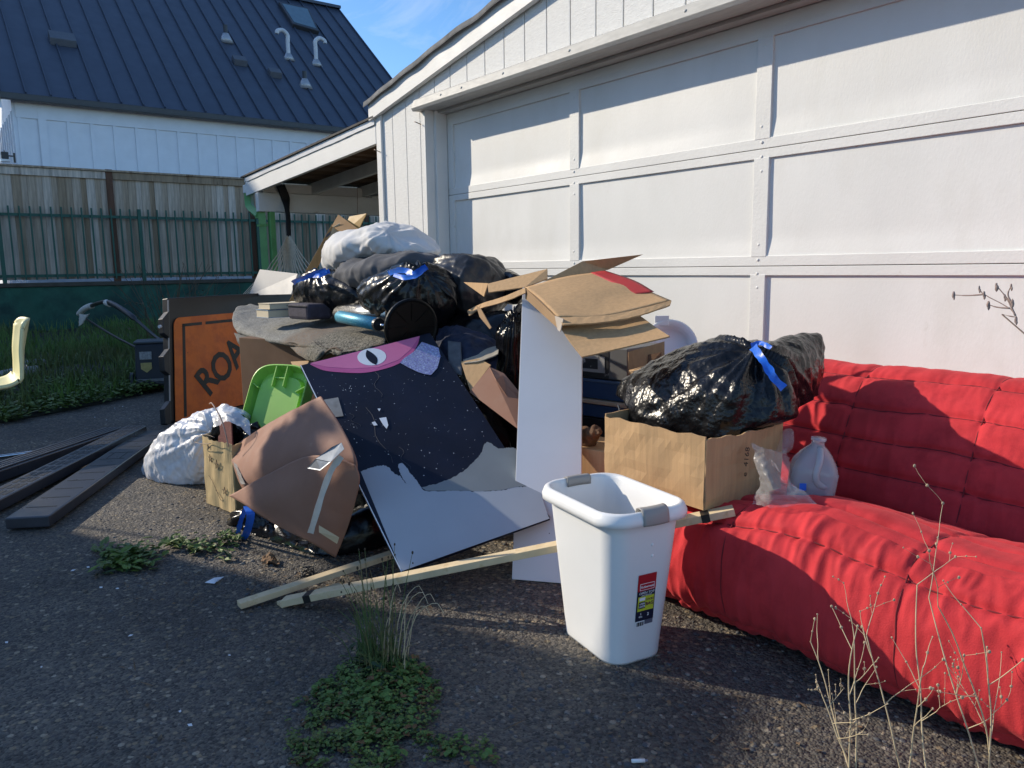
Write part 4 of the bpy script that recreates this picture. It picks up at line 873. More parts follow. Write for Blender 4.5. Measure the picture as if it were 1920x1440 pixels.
F.append(tuple(5*n_+i for i in range(n_-1, -1, -1)))
mk('shell', V, F, m_green, lid)
for u in (-.035, .03): mk('rib', *ob(lp(u, .165, .028), lr*.0025, lu*.055, ln_*.028), m_green, lid)
mk('rib', *ob(lp(0, .155, .03), lr*.032, lu*.0025, ln_*.02), m_green, lid); mk('rib', *ob(lp(.135, .10, .028), nrm(lr+.6*lu)*.028, lu*.0025, ln_*.026), m_green, lid); mk('rib', *ob(lp(-.135, .11, .028), nrm(lr-.6*lu)*.02, lu*.002, ln_*.022), m_green, lid)

# ---- brown carton under the rug, rug
m_dkcard = M('dark_brown_card', (.16, .085, .045), .85, .15, 4, bump=.0005, bs=60)
dc = T('cardboard_box', 'large dark brown cardboard carton under the rug behind the green lid', 'box', A(-4.3, 1.95, 0))
for nm, V, F in (('carton_body', *ob((-4.32, 1.95, .345), A(.42, .16, 0), A(-.12, .30, 0), (0, 0, .345))),): mk(nm, V, F, m_dkcard, dc, bevel=.004)
mk('flap', *slab([P(545, 678, 1.55), P(580, 676, 1.58), P(572, 690, 1.5), P(550, 688, 1.48)], .004, (0, 0, 1)), m_card, dc)
def rug_extra(t, b, co, mix, ramp, nz_, c):
    N, L = t.nodes, t.links; v = N.new('ShaderNodeTexVoronoi'); v.inputs['Scale'].default_value = 150; L.new(co, v.inputs['Vector']); s = N.new('ShaderNodeSeparateColor'); L.new(v.outputs['Color'], s.inputs[0])
    sx = N.new('ShaderNodeSeparateXYZ'); L.new(co, sx.inputs[0])
    f = ramp(sx.outputs[0], -.62, -.50); f2 = ramp(sx.outputs[0], -.30, -.18)
    base = mix(f, (.27, .27, .25), (.17, .115, .075)); base2 = mix(f2, base, (.20, .185, .15)); dark = mix(f2, (.15, .145, .13), (.02, .018, .015))
    L.new(mix(s.outputs[0], base2, dark), b.inputs['Base Color'])
m_rug = M('woven_grey_rug', (.3, .28, .24), .95, .2, 60, bump=.003, bs=260, extra=rug_extra)
rug = T('rug', 'folded grey and brown woven rug draped over the carton', 'rug', P(650, 640, 1.7))
V, F = grid([[P(470, 572, 2.0), P(530, 585, 2.02), P(620, 592, 2.05), P(730, 604, 2.05)], [P(445, 578, 1.80), P(500, 597, 1.82), P(600, 612, 1.84), P(728, 622, 1.84)], [P(437, 598, 1.66), P(490, 618, 1.66), P(590, 628, 1.68), P(724, 632, 1.74)], [P(444, 620, 1.60), P(500, 636, 1.58), P(600, 652, 1.60), P(640, 662, 1.60), P(722, 646, 1.70)], [P(462, 628, 1.62), P(510, 642, 1.63), P(600, 655, 1.66), P(655, 660, 1.66), P(722, 648, 1.74)]], 90, 60, .010, wr=.007, ws=9, seed=4)
mk('rug_top', V, F, m_rug, rug, smooth=True)
V, F = grid([[P(536, 642, 1.625), P(570, 645, 1.615), P(610, 652, 1.61), P(632, 660, 1.615)], [P(556, 660, 1.59), P(580, 662, 1.58), P(602, 662, 1.575), P(612, 664, 1.60)], [P(576, 674, 1.575), P(585, 676, 1.57), P(592, 677, 1.565), P(598, 676, 1.58)]], 30, 24, .010, wr=.004, ws=14, seed=8)
mk('rug_fold', V, F, m_rug, rug, smooth=True)
mk('binding', *tube(cr([P(590, 678, 1.56), P(600, 672, 1.57), P(612, 660, 1.59), P(628, 652, 1.6), P(640, 658, 1.6), P(650, 655, 1.62), P(680, 652, 1.65), P(722, 645, 1.7)], 30), .006, 6), M('rug_binding', (.07, .045, .03), .9), rug, smooth=True)
gr = T('rug', 'dark grey felt offcut hanging over the top of the road sign', 'cloth', P(460, 640, 1.62)); V, F = grid([[P(440, 626, 1.62), P(475, 632, 1.62), P(500, 640, 1.65)], [P(448, 640, 1.58), P(478, 642, 1.58), P(500, 648, 1.62)], [P(456, 650, 1.60), P(475, 652, 1.60), P(490, 655, 1.63)]], 24, 18, .012, wr=.004, ws=12, seed=3); mk('felt', V, F, M('dark_felt', (.10, .10, .10), .95, .2, 40), gr, smooth=True)

# ---- things lying on the rug
m_pages = M('book_pages', (.66, .56, .40), .85, .1, 200, stretch=(1, 1, 14)); m_cover = M('book_cover', (.28, .36, .45), .5)
def book(label, c, ax, ay, h, cm):
    t = T('book', label, 'book', c); mk('pages', *ob(c+A(0, 0, h/2), ax*.97, ay*.97, A(0, 0, h/2-.003)), m_pages, t); mk('cover', *ob(c+A(0, 0, .0015), ax, ay, A(0, 0, .0015)), cm, t); mk('cover', *ob(c+A(0, 0, h), ax, ay, A(0, 0, .0015)), cm, t)
ax_, ay_ = nrm(A(.99, .12, 0)), nrm(A(-.12, .99, 0))
book('thick paperback lying on the rug, lower of two', P(521, 594, 1.70), ax_*.075, ay_*.10, .045, m_cover); book('paperback stacked on top of the other on the rug', P(527, 578, 1.72), ax_*.07, ay_*.11, .032, m_pages)
zc = T('zip_case', 'small dark purple zipped fabric case on the rug', 'case', P(580, 600, 1.78)); c = P(581, 583, 1.78); V, F = ob(c, ax_*.115, ay_*.08, A(0, 0, .045)); mk('case_body', V, F, M('purple_grey_fabric', (.045, .04, .06), .85, .2, 40, bump=.001, bs=200), zc, bevel=.018); mk('zip', *beam(c-ax_*.11+A(0, 0, .03)-ay_*.083, c+ax_*.11+A(0, 0, .03)-ay_*.083, .004, .006), m_blk, zc); mk('zip_pull', *beam(c+ax_*.1+A(0, 0, .03)-ay_*.085, c+ax_*.1-ay_*.085, .006, .004), m_gclip, zc)
paperl = T('paper', 'cream sheet of folded paper behind the books', 'paper', P(560, 570, 1.9)); V, F = grid([[P(525, 572, 1.88), P(555, 564, 1.9), P(600, 562, 1.95)], [P(545, 570, 1.84), P(570, 570, 1.85), P(600, 572, 1.88)]], 16, 8, .002, wr=.006, ws=18, seed=2); mk('sheet', V, F, M('cream_paper', (.72, .66, .52), .8), paperl, smooth=True)
ro = T('foam_roller', 'metallic blue foam tube with a steel rod on the rug', 'tube', P(680, 612, 1.70)); a, b = P(634, 593, 1.72), P(708, 608, 1.68); d = nrm(b-a)
m_teal = M('metallic_teal_foam', (.07, .30, .42), .4, .35, 140, metal=.3, bump=.001, bs=200)
mk('tube_body', *tube([a, a+d*.02, a+d*.03, b], [.012, .026, .031, .031], 20), m_teal, ro, smooth=True); mk('end_cap', *tube([b, b+d*.018], [.031, .029], 20), m_blk, ro); mk('rod', *tube([b, b+d*.07], .006, 8), M('steel_rod', (.7, .7, .72), .2, metal=1), ro, smooth=True)
cy = T('metal_cylinder', 'shiny black and silver cylinder lying behind the blue tube', 'cylinder', P(690, 595, 1.85)); a, b = P(640, 590, 1.88), P(742, 588, 1.82); mk('barrel', *tube([a, b], .052, 28), M('brushed_steel', (.5, .5, .5), .28, .1, 40, metal=1, bump=.0004, bs=200, stretch=(1, 1, 12)), cy, smooth=True); mk('end_ring', *tube([b, b+nrm(b-a)*.012], .056, 28), m_blk, cy)
fd = T('fan_base', 'round black plastic fan base standing on edge in the pile', 'fan base', P(775, 640, 1.72)); c = P(772, 613, 1.75); n = nrm(A(.97, -.12, -.1)); m_gloss = M('glossy_black_plastic', (.004, .004, .004), .4, .15, 9, spec=.2)
def disc(c, n, prof_, k=48):
    s = nrm(np.cross(n, (0, 0, 1))); u = np.cross(s, n); V = []; F = []
    for r, h in prof_:
        for i in range(k): a = 2*math.pi*i/k; V.append(c+n*h+r*(math.cos(a)*s+math.sin(a)*u))
    for j in range(len(prof_)-1):
        for i in range(k): F.append((j*k+i, j*k+(i+1) % k, (j+1)*k+(i+1) % k, (j+1)*k+i))
    F.append(tuple((len(prof_)-1)*k+i for i in range(k))); F.append(tuple(range(k-1, -1, -1))); return V, F
dk = mk('dish', *disc(c, n, [(.118, -.03), (.128, -.012), (.128, .0), (.121, .006), (.112, .003), (.06, .002), (.02, .002)]), m_gloss, fd, smooth=False)
s_ = nrm(np.cross(n, (0, 0, 1))); u_ = np.cross(s_, n)
for k in range(8): a = k*math.pi/4; dr = math.cos(a)*s_+math.sin(a)*u_; mk('rib', *beam(c+dr*.03+n*.005, c+dr*.108+n*.006, .004, .005, n), m_gloss, fd)

# ---- bags and pillows on top
trash('black bag with a long blue drawstring at the left of the pile top', [(566, 540, 560, 1.92, .03), (580, 518, 580, 1.93, .11), (612, 506, 588, 1.95, .16), (650, 510, 590, 1.98, .17), (690, 525, 590, 2.0, .12), (712, 545, 580, 2.0, .03)], P(600, 512, 1.88), 31, tie=[([(612, 507, 1.80), (592, 512, 1.78), (572, 521, 1.76), (556, 526, 1.75), (549, 531, 1.75)], .030), ([(618, 508, 1.82), (600, 516, 1.78), (585, 516, 1.78)], .026)])
trash('black bag with bunched blue drawstring under the dark pillow', [(688, 538, 552, 1.88, .02), (700, 522, 578, 1.88, .1), (735, 508, 598, 1.9, .15), (775, 500, 610, 1.92, .17), (815, 496, 620, 1.96, .15), (850, 520, 600, 2.0, .05)], P(790, 500, 1.86), 33, fold=.028, fk=14, tie=[([(728, 513, 1.78), (745, 507, 1.76), (762, 508, 1.75), (775, 514, 1.75), (790, 506, 1.76), (800, 500, 1.77)], .032), ([(738, 515, 1.76), (758, 520, 1.74), (780, 517, 1.74), (798, 502, 1.76)], .022)])
m_sbag = M('smoky_black_film', (.022, .022, .024), .38, .2, 9, bump=.004, bs=26, bdet=6, spec=.5)
trash('big smoky black bag stretched over grey bedding by the garage wall', [(800, 500, 560, 2.12, .06), (825, 482, 592, 2.16, .16), (862, 478, 600, 2.2, .2), (895, 480, 598, 2.25, .22), (925, 488, 590, 2.32, .18), (945, 508, 575, 2.36, .1), (957, 530, 560, 2.38, .03)], P(812, 496, 2.1), 35, mat=m_sbag, fold=.03, fk=12, nr=110, ns=110, wr=.008, crinkle=.004)
trash('black bag collapsed behind the upturned carton', [(930, 508, 522, 2.4, .03), (945, 505, 560, 2.4, .06), (965, 515, 570, 2.38, .05), (985, 530, 560, 2.36, .02)], None, 36, nr=40, ns=40)
m_pil = M('white_pillow_cotton', (.62, .61, .60), .9, .06, 8, bump=.0008, bs=180, sheen=.2); m_pild = M('charcoal_pillow_cotton', (.075, .078, .09), .9, .15, 8, bump=.0008, bs=180, sheen=.2)
def pillow(label, secs, mat, seed, knot=None, **k):
    global FAC; FAC = (0, 1, (1, 1, 1))
    base = np.mean([P(s[0], s[2], s[3]) for s in secs], 0); t = T('pillow', label, 'pillow', base); V, F = loft(secs, 100, 120, 2.2, wr=.007, ws=7, seed=seed, fold=.016, fk=8, knot=knot, crinkle=.018, cs=6, **k); mk('pillow_body', V, F, mat, t, smooth=True); return t
pillow('plump white pillow folded over on top of the pile', [(620, 480, 503, 2.14, .04), (630, 459, 511, 2.14, .10), (652, 438, 511, 2.14, .16), (680, 433, 506, 2.13, .2), (712, 423, 498, 2.16, .22), (736, 419, 488, 2.18, .2), (765, 437, 482, 2.2, .2), (790, 458, 482, 2.22, .13), (806, 468, 478, 2.24, .05)], m_pil, 41, P(735, 425, 2.05), capr=.12)
pillow('charcoal grey pillow squeezed under the white pillow', [(646, 500, 530, 2.0, .05), (660, 488, 545, 2.02, .13), (700, 482, 548, 2.05, .18), (750, 476, 535, 2.1, .2), (790, 474, 520, 2.14, .16), (815, 485, 510, 2.16, .05)], m_pild, 43, P(648, 515, 1.98), capr=.2)
# grey shirt cloth, wooden pieces
wbd = T('white_board', 'small off-white board leaning on the black panel behind the sign', 'board', P(510, 553, 2.3)); mk('board', *slab(Q((487, 505, 2.36), (558, 513, 2.46), (546, 552, 2.40), (466, 554, 2.28)), .014, (1, -1, .4)), M('offwhite_board', (.36, .355, .35), .5, .03), wbd, bevel=.003)
m_owood = M('orange_wood', (.42, .22, .07), .6, .15, 6, bump=.0005, bs=60, stretch=(5, 5, .6)); lw = T('wooden_plank', 'orange brown wooden plank leaning behind the pillows', 'plank', P(565, 560, 2.3)); mk('plank', *beam(P(549, 568, 2.30), P(629, 425, 2.55), .06, .02, (1, -1, 0)), m_owood, lw, bevel=.002)
m_kraft = M('kraft_carton', (.33, .19, .08), .8, .12, 6); m_gold = M('golden_card', (.45, .26, .06), .5, .1, 8); m_chev = M('chevron_print', (.50, .42, .29), .8, .1, 6)
kc = T('kraft_carton', 'torn kraft carton with chevron print standing behind the white pillow', 'carton', P(650, 480, 2.45))
mk('side_panel', *slab(Q((625, 425, 2.42), (638, 418, 2.46), (620, 470, 2.42), (600, 482, 2.36)), .006, (1, -1, 0)), m_chev, kc)
for k in range(3): y = 432+k*14; mk('chevron', *slab(Q((612-k*4, y+8, 2.385-.012*k), (621-k*4, y+1, 2.40-.012*k), (619-k*4, y+8, 2.40-.012*k), (610-k*4, y+15, 2.385-.012*k)), .0012, (1, -1, 0)), M('chevron_grey', (.10, .10, .11), .8), kc)
mk('inner_panel', *slab(Q((622, 424, 2.42), (634, 402, 2.5), (676, 432, 2.52), (655, 446, 2.44)), .006, (1, -1, .4)), m_kraft, kc); mk('gold_panel', *slab(Q((655, 406, 2.55), (687, 400, 2.6), (668, 438, 2.55), (640, 440, 2.5)), .006, (1, -1, .4)), m_gold, kc)
for px, py in ((651, 406), (673, 404), (681, 402)): mk('bead', *dome(P(px, py, 2.55), .012, (0, 0, 1), .9), m_pil, kc, smooth=True)

# ---- upturned open carton with red print
ca = T('cardboard_box', 'flattened open carton with red print balanced on the white panel', 'box', P(1050, 640, 1.95)); m_redprint = M('red_carton_print', (.42, .03, .03), .6, .08)
V, F = grid([[P(985, 540, 1.93), P(1060, 521, 2.08), P(1135, 511, 2.24)], [P(1008, 558, 1.88), P(1100, 543, 2.02), P(1188, 530, 2.20)], [P(1028, 578, 1.83), P(1120, 568, 1.97), P(1226, 552, 2.16)], [P(1046, 596, 1.79), P(1130, 594, 1.90), P(1258, 565, 2.10)]], 30, 24, .006, wr=.003, ws=4, seed=2)
mk('top_panel', V, F, m_card, ca, smooth=True)
V, F = grid([[P(1108, 514, 2.18), P(1135, 510, 2.24)], [P(1150, 534, 2.13), P(1190, 529, 2.20)], [P(1190, 555, 2.11), P(1227, 550, 2.16)]], 6, 16, .001); mk('red_stripe', V+nrm(A(.1, -.3, 1))*.006, F, m_redprint, ca, smooth=True)
V, F = grid([[P(1046, 597, 1.79), P(1130, 594, 1.89), P(1195, 582, 1.99), P(1259, 565, 2.10)], [P(1056, 610, 1.765), P(1130, 606, 1.86), P(1195, 594, 1.96), P(1256, 574, 2.08)]], 24, 4, .005, wr=.002, ws=30); mk('curled_lip', V, F, m_card, ca)
V, F = grid([[P(1046, 606, 1.80), P(1120, 604, 1.90), P(1192, 588, 2.02)], [P(1066, 638, 1.77), P(1140, 632, 1.87), P(1225, 612, 2.0)], [P(1091, 671, 1.74), P(1170, 653, 1.84), P(1256, 632, 1.96)]], 24, 18, .005, wr=.003, ws=6, seed=5); mk('front_flap', V, F, m_card, ca)
mk('rear_flap', *slab(Q((1018, 528, 2.02), (1092, 490, 2.18), (1206, 477, 2.32), (1140, 506, 2.26)), .005, (0, -1, 1)), m_card, ca)
mk('side_flap', *slab(Q((914, 532, 1.92), (1026, 504, 2.08), (1026, 522, 2.05), (985, 538, 1.96), (916, 548, 1.90)), .005, (1, -1, 0)), m_card, ca)
mk('side_flap', *slab(Q((869, 529, 2.02), (915, 531, 1.93), (907, 556, 1.93)), .005, (1, -1, 0)), m_card, ca)
V, F = grid([[P(985, 539, 1.92), P(945, 556, 1.90), P(898, 571, 1.90), P(876, 583, 1.91)], [P(985, 549, 1.91), P(945, 566, 1.89), P(900, 579, 1.89), P(880, 592, 1.90)]], 20, 4, .005, wr=.003, ws=8, seed=7); mk('side_panel', V, F, m_card, ca)
mk('side_panel', *slab(Q((985, 540, 1.925), (1046, 598, 1.785), (1046, 616, 1.785), (985, 560, 1.925)), .005, (1, -1, 0)), m_cardin, ca)  # darker card puts the shade of the flap's inside into the colour
mk('torn_corner', *slab(Q((893, 574, 1.87), (902, 580, 1.86), (921, 614, 1.83), (918, 617, 1.83), (899, 594, 1.85)), .004, (1, -1, 0)), m_cardin, ca)
mk('torn_corner', *slab(Q((1040, 592, 1.79), (1056, 598, 1.77), (1050, 622, 1.77), (1045, 618, 1.78)), .004, (1, -1, 0)), M('card_pale_side', (.42, .36, .3), .8), ca)

# ---- odds and ends between the boards
trash('stretched black bag hanging down left of the white panel', [(930, 690, 720, 2.0, .02), (940, 620, 728, 2.0, .06), (955, 590, 730, 2.02, .09), (975, 580, 735, 2.05, .1), (1000, 590, 730, 2.1, .05)], P(965, 575, 2.0), 51, fold=.03, fk=16, nr=80, ns=70)
bl_ = T('cloth', 'crumpled dark blue cloth below the smoky black bag', 'cloth', P(870, 670, 1.9)); V, F = grid([[P(822, 615, 1.95), P(870, 610, 2.0), P(930, 640, 2.05)], [P(815, 645, 1.88), P(870, 640, 1.9), P(935, 662, 1.98)], [P(812, 672, 1.84), P(870, 680, 1.84), P(930, 690, 1.9)]], 40, 34, .004, wr=.014, ws=14, seed=9); mk('fabric', V, F, M('dark_blue_cloth', (.014, .02, .045), .9, .3, 20), bl_, smooth=True)
gs = T('felt_strip', 'grey felt strip bent over the edge of the navy board', 'strip', P(855, 720, 1.8)); V, F = grid([[P(840, 640, 1.84), P(864, 642, 1.87)], [P(841, 675, 1.80), P(866, 678, 1.83)], [P(842, 700, 1.78), P(866, 704, 1.80)]], 8, 16, .004, wr=.003, ws=20); mk('strip_body', V, F, M('grey_blue_felt', (.09, .097, .11), .9, .2, 30), gs, smooth=True)
g2 = T('cardboard_piece', 'torn grey board scrap lying above the folded brown carton', 'board', P(900, 675, 1.85)); V, F = grid([[P(866, 668, 1.88), P(905, 656, 1.95), P(936, 648, 2.0)], [P(870, 682, 1.82), P(905, 676, 1.86), P(934, 664, 1.92)]], 20, 10, .004, wr=.005, ws=10, seed=1); mk('scrap', V, F, M('grey_board', (.3, .27, .22), .9, .2, 10), g2)
kb = T('cardboard_box', 'folded reddish brown carton jammed between navy board and white panel', 'box', P(920, 760, 1.8)); m_rk = M('red_brown_card', (.27, .13, .085), .8, .1, 5)
mk('panel', *slab(Q((880, 735, 1.78), (918, 688, 1.84), (972, 745, 1.86), (972, 805, 1.80)), .006, (1, -1, .5)), m_rk, kb); mk('flap', *slab(Q((918, 688, 1.83), (945, 700, 1.86), (974, 735, 1.88), (972, 775, 1.85), (930, 712, 1.81)), .006, (1, -1, .5)), m_brn, kb)
mk('tan_flap', *slab(Q((864, 678, 1.82), (898, 672, 1.86), (920, 684, 1.87), (882, 734, 1.79)), .005, (1, -1, .8)), m_card, kb)
# blue storage boxes with a printed carton on top
m_bbox = M('navy_blue_box', (.018, .05, .13), .5, .1, 5); m_pr = M('dark_printed_card', (.03, .03, .033), .35, .5, 9, col2=(.35, .35, .35), c2s=16, c2pos=(.56, .62)); m_ltrim = M('pale_wood_edge', (.42, .34, .24), .7, .1)
yb_ = 2.30; e1_, e2_ = nrm(A(.72, .69, 0)), nrm(A(-.69, .72, 0))
def stackbox(label, zl, zh, mat, px0, px1, y, cat='box', trim=None, name='storage_box'):
    a = P(px0, 720, y); b = P(px1, 720, y+.06); c = (a+b)/2; hw = np.linalg.norm((b-a)[:2])/2; d = nrm(A(*(b-a)[:2], 0)); e = A(-d[1], d[0], 0)
    t = T(name, label, cat, (c[0], c[1], zl)); mk('body', *ob(A(c[0], c[1], (zl+zh)/2)+e*.15, d*hw, e*.15, A(0, 0, (zh-zl)/2)), mat, t, bevel=.003)
    return t, A(c[0], c[1], zl), d, e, hw
zz_ = lambda py, y=yb_, px=1135: P(px, py, y)[2]
t, c, d, e, hw = stackbox('plain dark box at the bottom behind the white panel', .05, zz_(792), m_blk, 1060, 1176, yb_)
t, c, d, e, hw = stackbox('lower navy blue storage box behind the white panel', zz_(790), zz_(766), m_bbox, 1060, 1172, yb_)
t, c, d, e, hw = stackbox('pale wooden tray between the two blue boxes', zz_(764), zz_(756), m_ltrim, 1055, 1177, yb_-.01, 'tray', name='wooden_tray')
t, c, d, e, hw = stackbox('upper navy blue storage box behind the white panel', zz_(754), zz_(718), m_bbox, 1060, 1174, yb_); mk('lid_edge', *ob(A(c[0], c[1], zz_(720))+e*.15, d*(hw+.004), e*.155, A(0, 0, .006)), M('blue_lid', (.05, .09, .16), .4), t, bevel=.002)
t, c, d, e, hw = stackbox('grey carton with a printed machine photo on the blue boxes', zz_(715), zz_(655), M('grey_carton', (.10, .10, .105), .6, .1), 1060, 1176, yb_+.01, 'carton', name='printed_carton')
mk('photo_print', *ob(A(c[0], c[1], zz_(688))-e*.0012-d*.04, d*(hw-.055), e*.001, A(0, 0, (zz_(660)-zz_(713))/2)), m_pr, t)
mm = A(c[0], c[1], zz_(690))-e*.004-d*.02
m_mg = M('print_mid_grey', (.28, .28, .28), .5); mk('printed_machine', *ob(mm+A(0, 0, -.025), d*.075, e*.001, A(0, 0, .007)), m_mg, t); mk('printed_machine', *ob(mm+d*.055+A(0, 0, .01), d*.018, e*.001, A(0, 0, .03)), m_mg, t); mk('printed_machine', *ob(mm+A(0, 0, .035)-d*.01, d*.06, e*.001, A(0, 0, .008)), m_mg, t)
kp = T('cardboard_box', 'torn open kraft box behind the big black bag', 'box', P(1215, 760, 2.25)); mk('panel', *slab(Q((1178, 660, 2.32), (1246, 640, 2.45), (1246, 700, 2.42), (1178, 700, 2.30)), .005, (1, -1, 0)), m_card, kp); mk('panel', *slab(Q((1178, 700, 2.26), (1200, 700, 2.3), (1192, 770, 2.24), (1178, 770, 2.22)), .005, (1, -1, 0)), m_cardin, kp); mk('flap', *grid([[P(1180, 696, 2.24), P(1205, 688, 2.28), P(1235, 680, 2.32)], [P(1184, 702, 2.14), P(1205, 699, 2.16), P(1228, 690, 2.22)]], 12, 6, .004, wr=.003, ws=20), m_card, kp); mk('torn_flap', *slab(Q((1179, 697, 2.2), (1186, 700, 2.18), (1195, 725, 2.16), (1192, 735, 2.16)), .004, (1, -1, 0)), m_card, kp); mk('dark_patch', *slab(Q((1215, 665, 2.38), (1240, 660, 2.41), (1240, 680, 2.40), (1213, 688, 2.36)), .003, (1, -1, 0)), m_dkcard, kp)
lc_ = T('cardboard_box', 'low tan carton on the sofa between white panel and big box', 'box', P(1115, 880, 1.92)); mk('carton_body', *ob(P(1112, 862, 1.95)+A(-.02, .06, -.02), A(.10, .03, 0), A(-.03, .10, 0), A(0, 0, .07)), m_card, lc_, bevel=.004)
tl_ = T('plush_toy', 'brown plush arm lying on the low tan carton', 'toy', P(1105, 830, 1.95)); V, F = loft([(1066, 812, 840, 1.97, .02), (1085, 803, 842, 1.96, .03), (1103, 806, 838, 1.95, .03), (1116, 800, 824, 1.94, .025), (1124, 806, 818, 1.93, .01)], 36, 36, 2, wr=.010, ws=30, seed=3); mk('plush_body', V, F, M('brown_plush', (.12, .06, .03), .95, .3, 30, bump=.002, bs=150), tl_, smooth=True)
bp = T('plastic_offcut', 'dark blue plastic wedge standing inside the big cardboard box', 'offcut', P(1175, 800, 1.9)); mk('wedge', *slab(Q((1159, 758, 1.93), (1176, 780, 1.95), (1184, 800, 1.95), (1170, 800, 1.92)), .006, (1, -1, 0)), M('slate_plastic', (.06, .07, .09), .5), bp)
bk = T('bucket', 'white plastic tub lying on its side against the garage door', 'tub', P(1265, 650, 2.8)); c = P(1258, 648, 2.85); n = nrm(A(.75, -.55, .35)); mk('tub_body', *disc(c, n, [(.10, -.16), (.125, -.02), (.132, .0), (.126, .002), (.10, -.02), (.095, -.05), (.02, -.055)], 40), m_wp, bk, smooth=True); mk('handle_tab', *ob(c+A(-.06, 0, .115), n*.006, nrm(np.cross(n, (0, 0, 1)))*.035, A(0, 0, .025)), m_wp, bk, bevel=.004)
# ================================================================== ROAD SIGN AND BLACK PANEL
m_org = M('orange_sign_sheeting', (.68, .15, .012), .5, .1, 4, col2=(.55, .11, .012), c2s=6, wear=((.12, .03, .012), 18, .66)); m_sblk = M('sign_black', (.012, .011, .010), .5, .1, wear=((.25, .06, .015), 30, .62)); m_blkpl = M('black_plastic', (.016, .016, .018), .42, .15, 6)
sg = T('road_sign', 'faded orange road sign with black letters propped among the rubbish', 'sign', A(-5.85, 1.40, 0))
sBL, sup, srt = A(-5.845, 1.395, .01), A(-.175, .085, .735), A(-.50, .80, 0.0)
sn_ = nrm(np.cross(srt, sup)); sn_ = sn_ if sn_@(CP-sBL) > 0 else -sn_
S = lambda u, v, o=0: sBL+srt*u+sup*v+sn_*o      # u,v in units of the sign's sides
cn = lambda cx, cy, r, a0: [(cx+r*math.cos(a0+t), cy+r*math.sin(a0+t)*1.25) for t in np.linspace(0, math.pi/2, 6)]
outl_ = [(0, 0), (1.02, 0), (1.02, 1.0)]+[(x, y) for x, y in cn(.06, 1-.075, .06, math.pi/2)]
mk('plate', *slab([S(u, v) for u, v in outl_], .004, sn_), m_org, sg)
for q in ([(.085, .02), (.115, .02), (.115, .93), (.085, .93)], [(.085, .905), (.30, .905), (.30, .935), (.085, .935)], [(.34, .905), (.9, .905), (.9, .935), (.34, .935)]): mk('border_stripe', *slab([S(u, v, .0015) for u, v in q], .0008, sn_), m_sblk, sg)
eu, ev = nrm(srt), nrm(sup); ang_ = math.radians(43); tx = eu*math.cos(ang_)+ev*math.sin(ang_); ty = -eu*math.sin(ang_)+ev*math.cos(ang_)
on_s = onto(sBL, sn_)
for ch, px, py, s in (('R', 389, 714, .30), ('O', 417, 689, .30), ('A', 442, 661, .30), ('D', 472, 632, .30)): textmesh('lettering', ch, m_sblk, on_s(px, py), tx, ty, s, sg, off=.0025, th=.001, bold=True)
bp_ = T('black_panel', 'large black plastic barricade panel standing behind the orange sign', 'panel', A(-6.0, 1.5, 0))
mk('panel_board', *slab([S(-.045, 0, -.012), S(1.75, 0, -.012), S(1.75, 1.20, -.012), S(-.045, 1.20, -.012)], .055, sn_), m_blkpl, bp_, bevel=.006)
mk('sunlit_edge_strip', *slab([S(-.048, .02, -.010), S(-.036, .02, -.010), S(-.036, 1.18, -.010), S(-.048, 1.18, -.010)], .004, sn_), M('sun_edge_paint', (.35, .34, .33), .5), bp_)  # pale strip paints the sun catching the panel's left edge
for v in (.98, .62, .12): mk('latch', *slab([S(-.045, v-.17, .0), S(-.10, v-.12, .0), S(-.11, v+.02, .0), S(-.045, v+.09, .0)], .05, sn_), m_blkpl, bp_, bevel=.004)
mk('bolt_pin', *tube([S(-.11, .93, -.02), S(-.13, .93, -.02)], .012, 8), m_pvc, bp_)

# ================================================================== BLACK PLASTIC PLANKS
m_dpl = M('matte_black_running_board', (.036, .037, .046), .30, .2, 6, spec=.7, wear=((.05, .05, .055), 12, .64))
def lplank(label, a, b, w_, h_, zt=0.0, kind=0):
    a, b = A(*a), A(*b); d = nrm(b-a); s = nrm(np.cross(d, (0, 0, 1))); u = np.cross(s, d); L_ = np.linalg.norm(b-a); c = (a+b)/2+u*h_/2
    t = T('plastic_plank', label, 'plank', (c[0], c[1], 0)); 
    mk('plank_body', *ob(c, d*L_/2, s*w_/2, u*h_/2), m_dpl, t, bevel=.006)
    top = c+u*(h_/2)
    if kind == 0:
        for k in range(11): f = -.42+.082*k; mk('groove', *ob(top+d*L_*f+u*.0004, d*.005, s*w_*.36, u*.0006), m_blkp, t)
        mk('skirt', *ob(c-u*h_*.2-s*.004, d*(L_/2-.03), s*w_/2, u*h_*.22), m_dpl, t)
        q = top+d*L_*.12+u*.0006
        for f in (-1, 1): mk('moulded_line', *ob(q+s*f*w_*.2, d*.07, s*.003, u*.0006), m_blkp, t)
    elif kind == 1:
        for k in range(15):
            f = -.46+.066*k
            for g in (-.25, .02, .27): mk('slot', *ob(top+d*(L_*f+.02*g)+s*w_*g+u*.0004, d*.036, s*w_*.085, u*.0006), m_blkp, t)
    else:
        for g in (-.34, -.1, .12, .34): mk('ridge', *ob(top+s*w_*g+u*.004, d*L_/2*.99, s*w_*.07, u*.006), m_dpl, t, bevel=.003)
    return t
lplank('flat black plastic plank with cross grooves nearest the viewer', (-3.76, .275, .012), (-5.30, 1.13, .02), .175, .05)
lplank('black plastic plank with rows of slots beside the flat one', (-4.10, .115, .012), (-5.36, 1.04, .05), .13, .055, kind=1)
lplank('ribbed black plastic plank farthest from the viewer', (-4.62, .06, .012), (-5.48, .93, .02), .14, .06, kind=2)

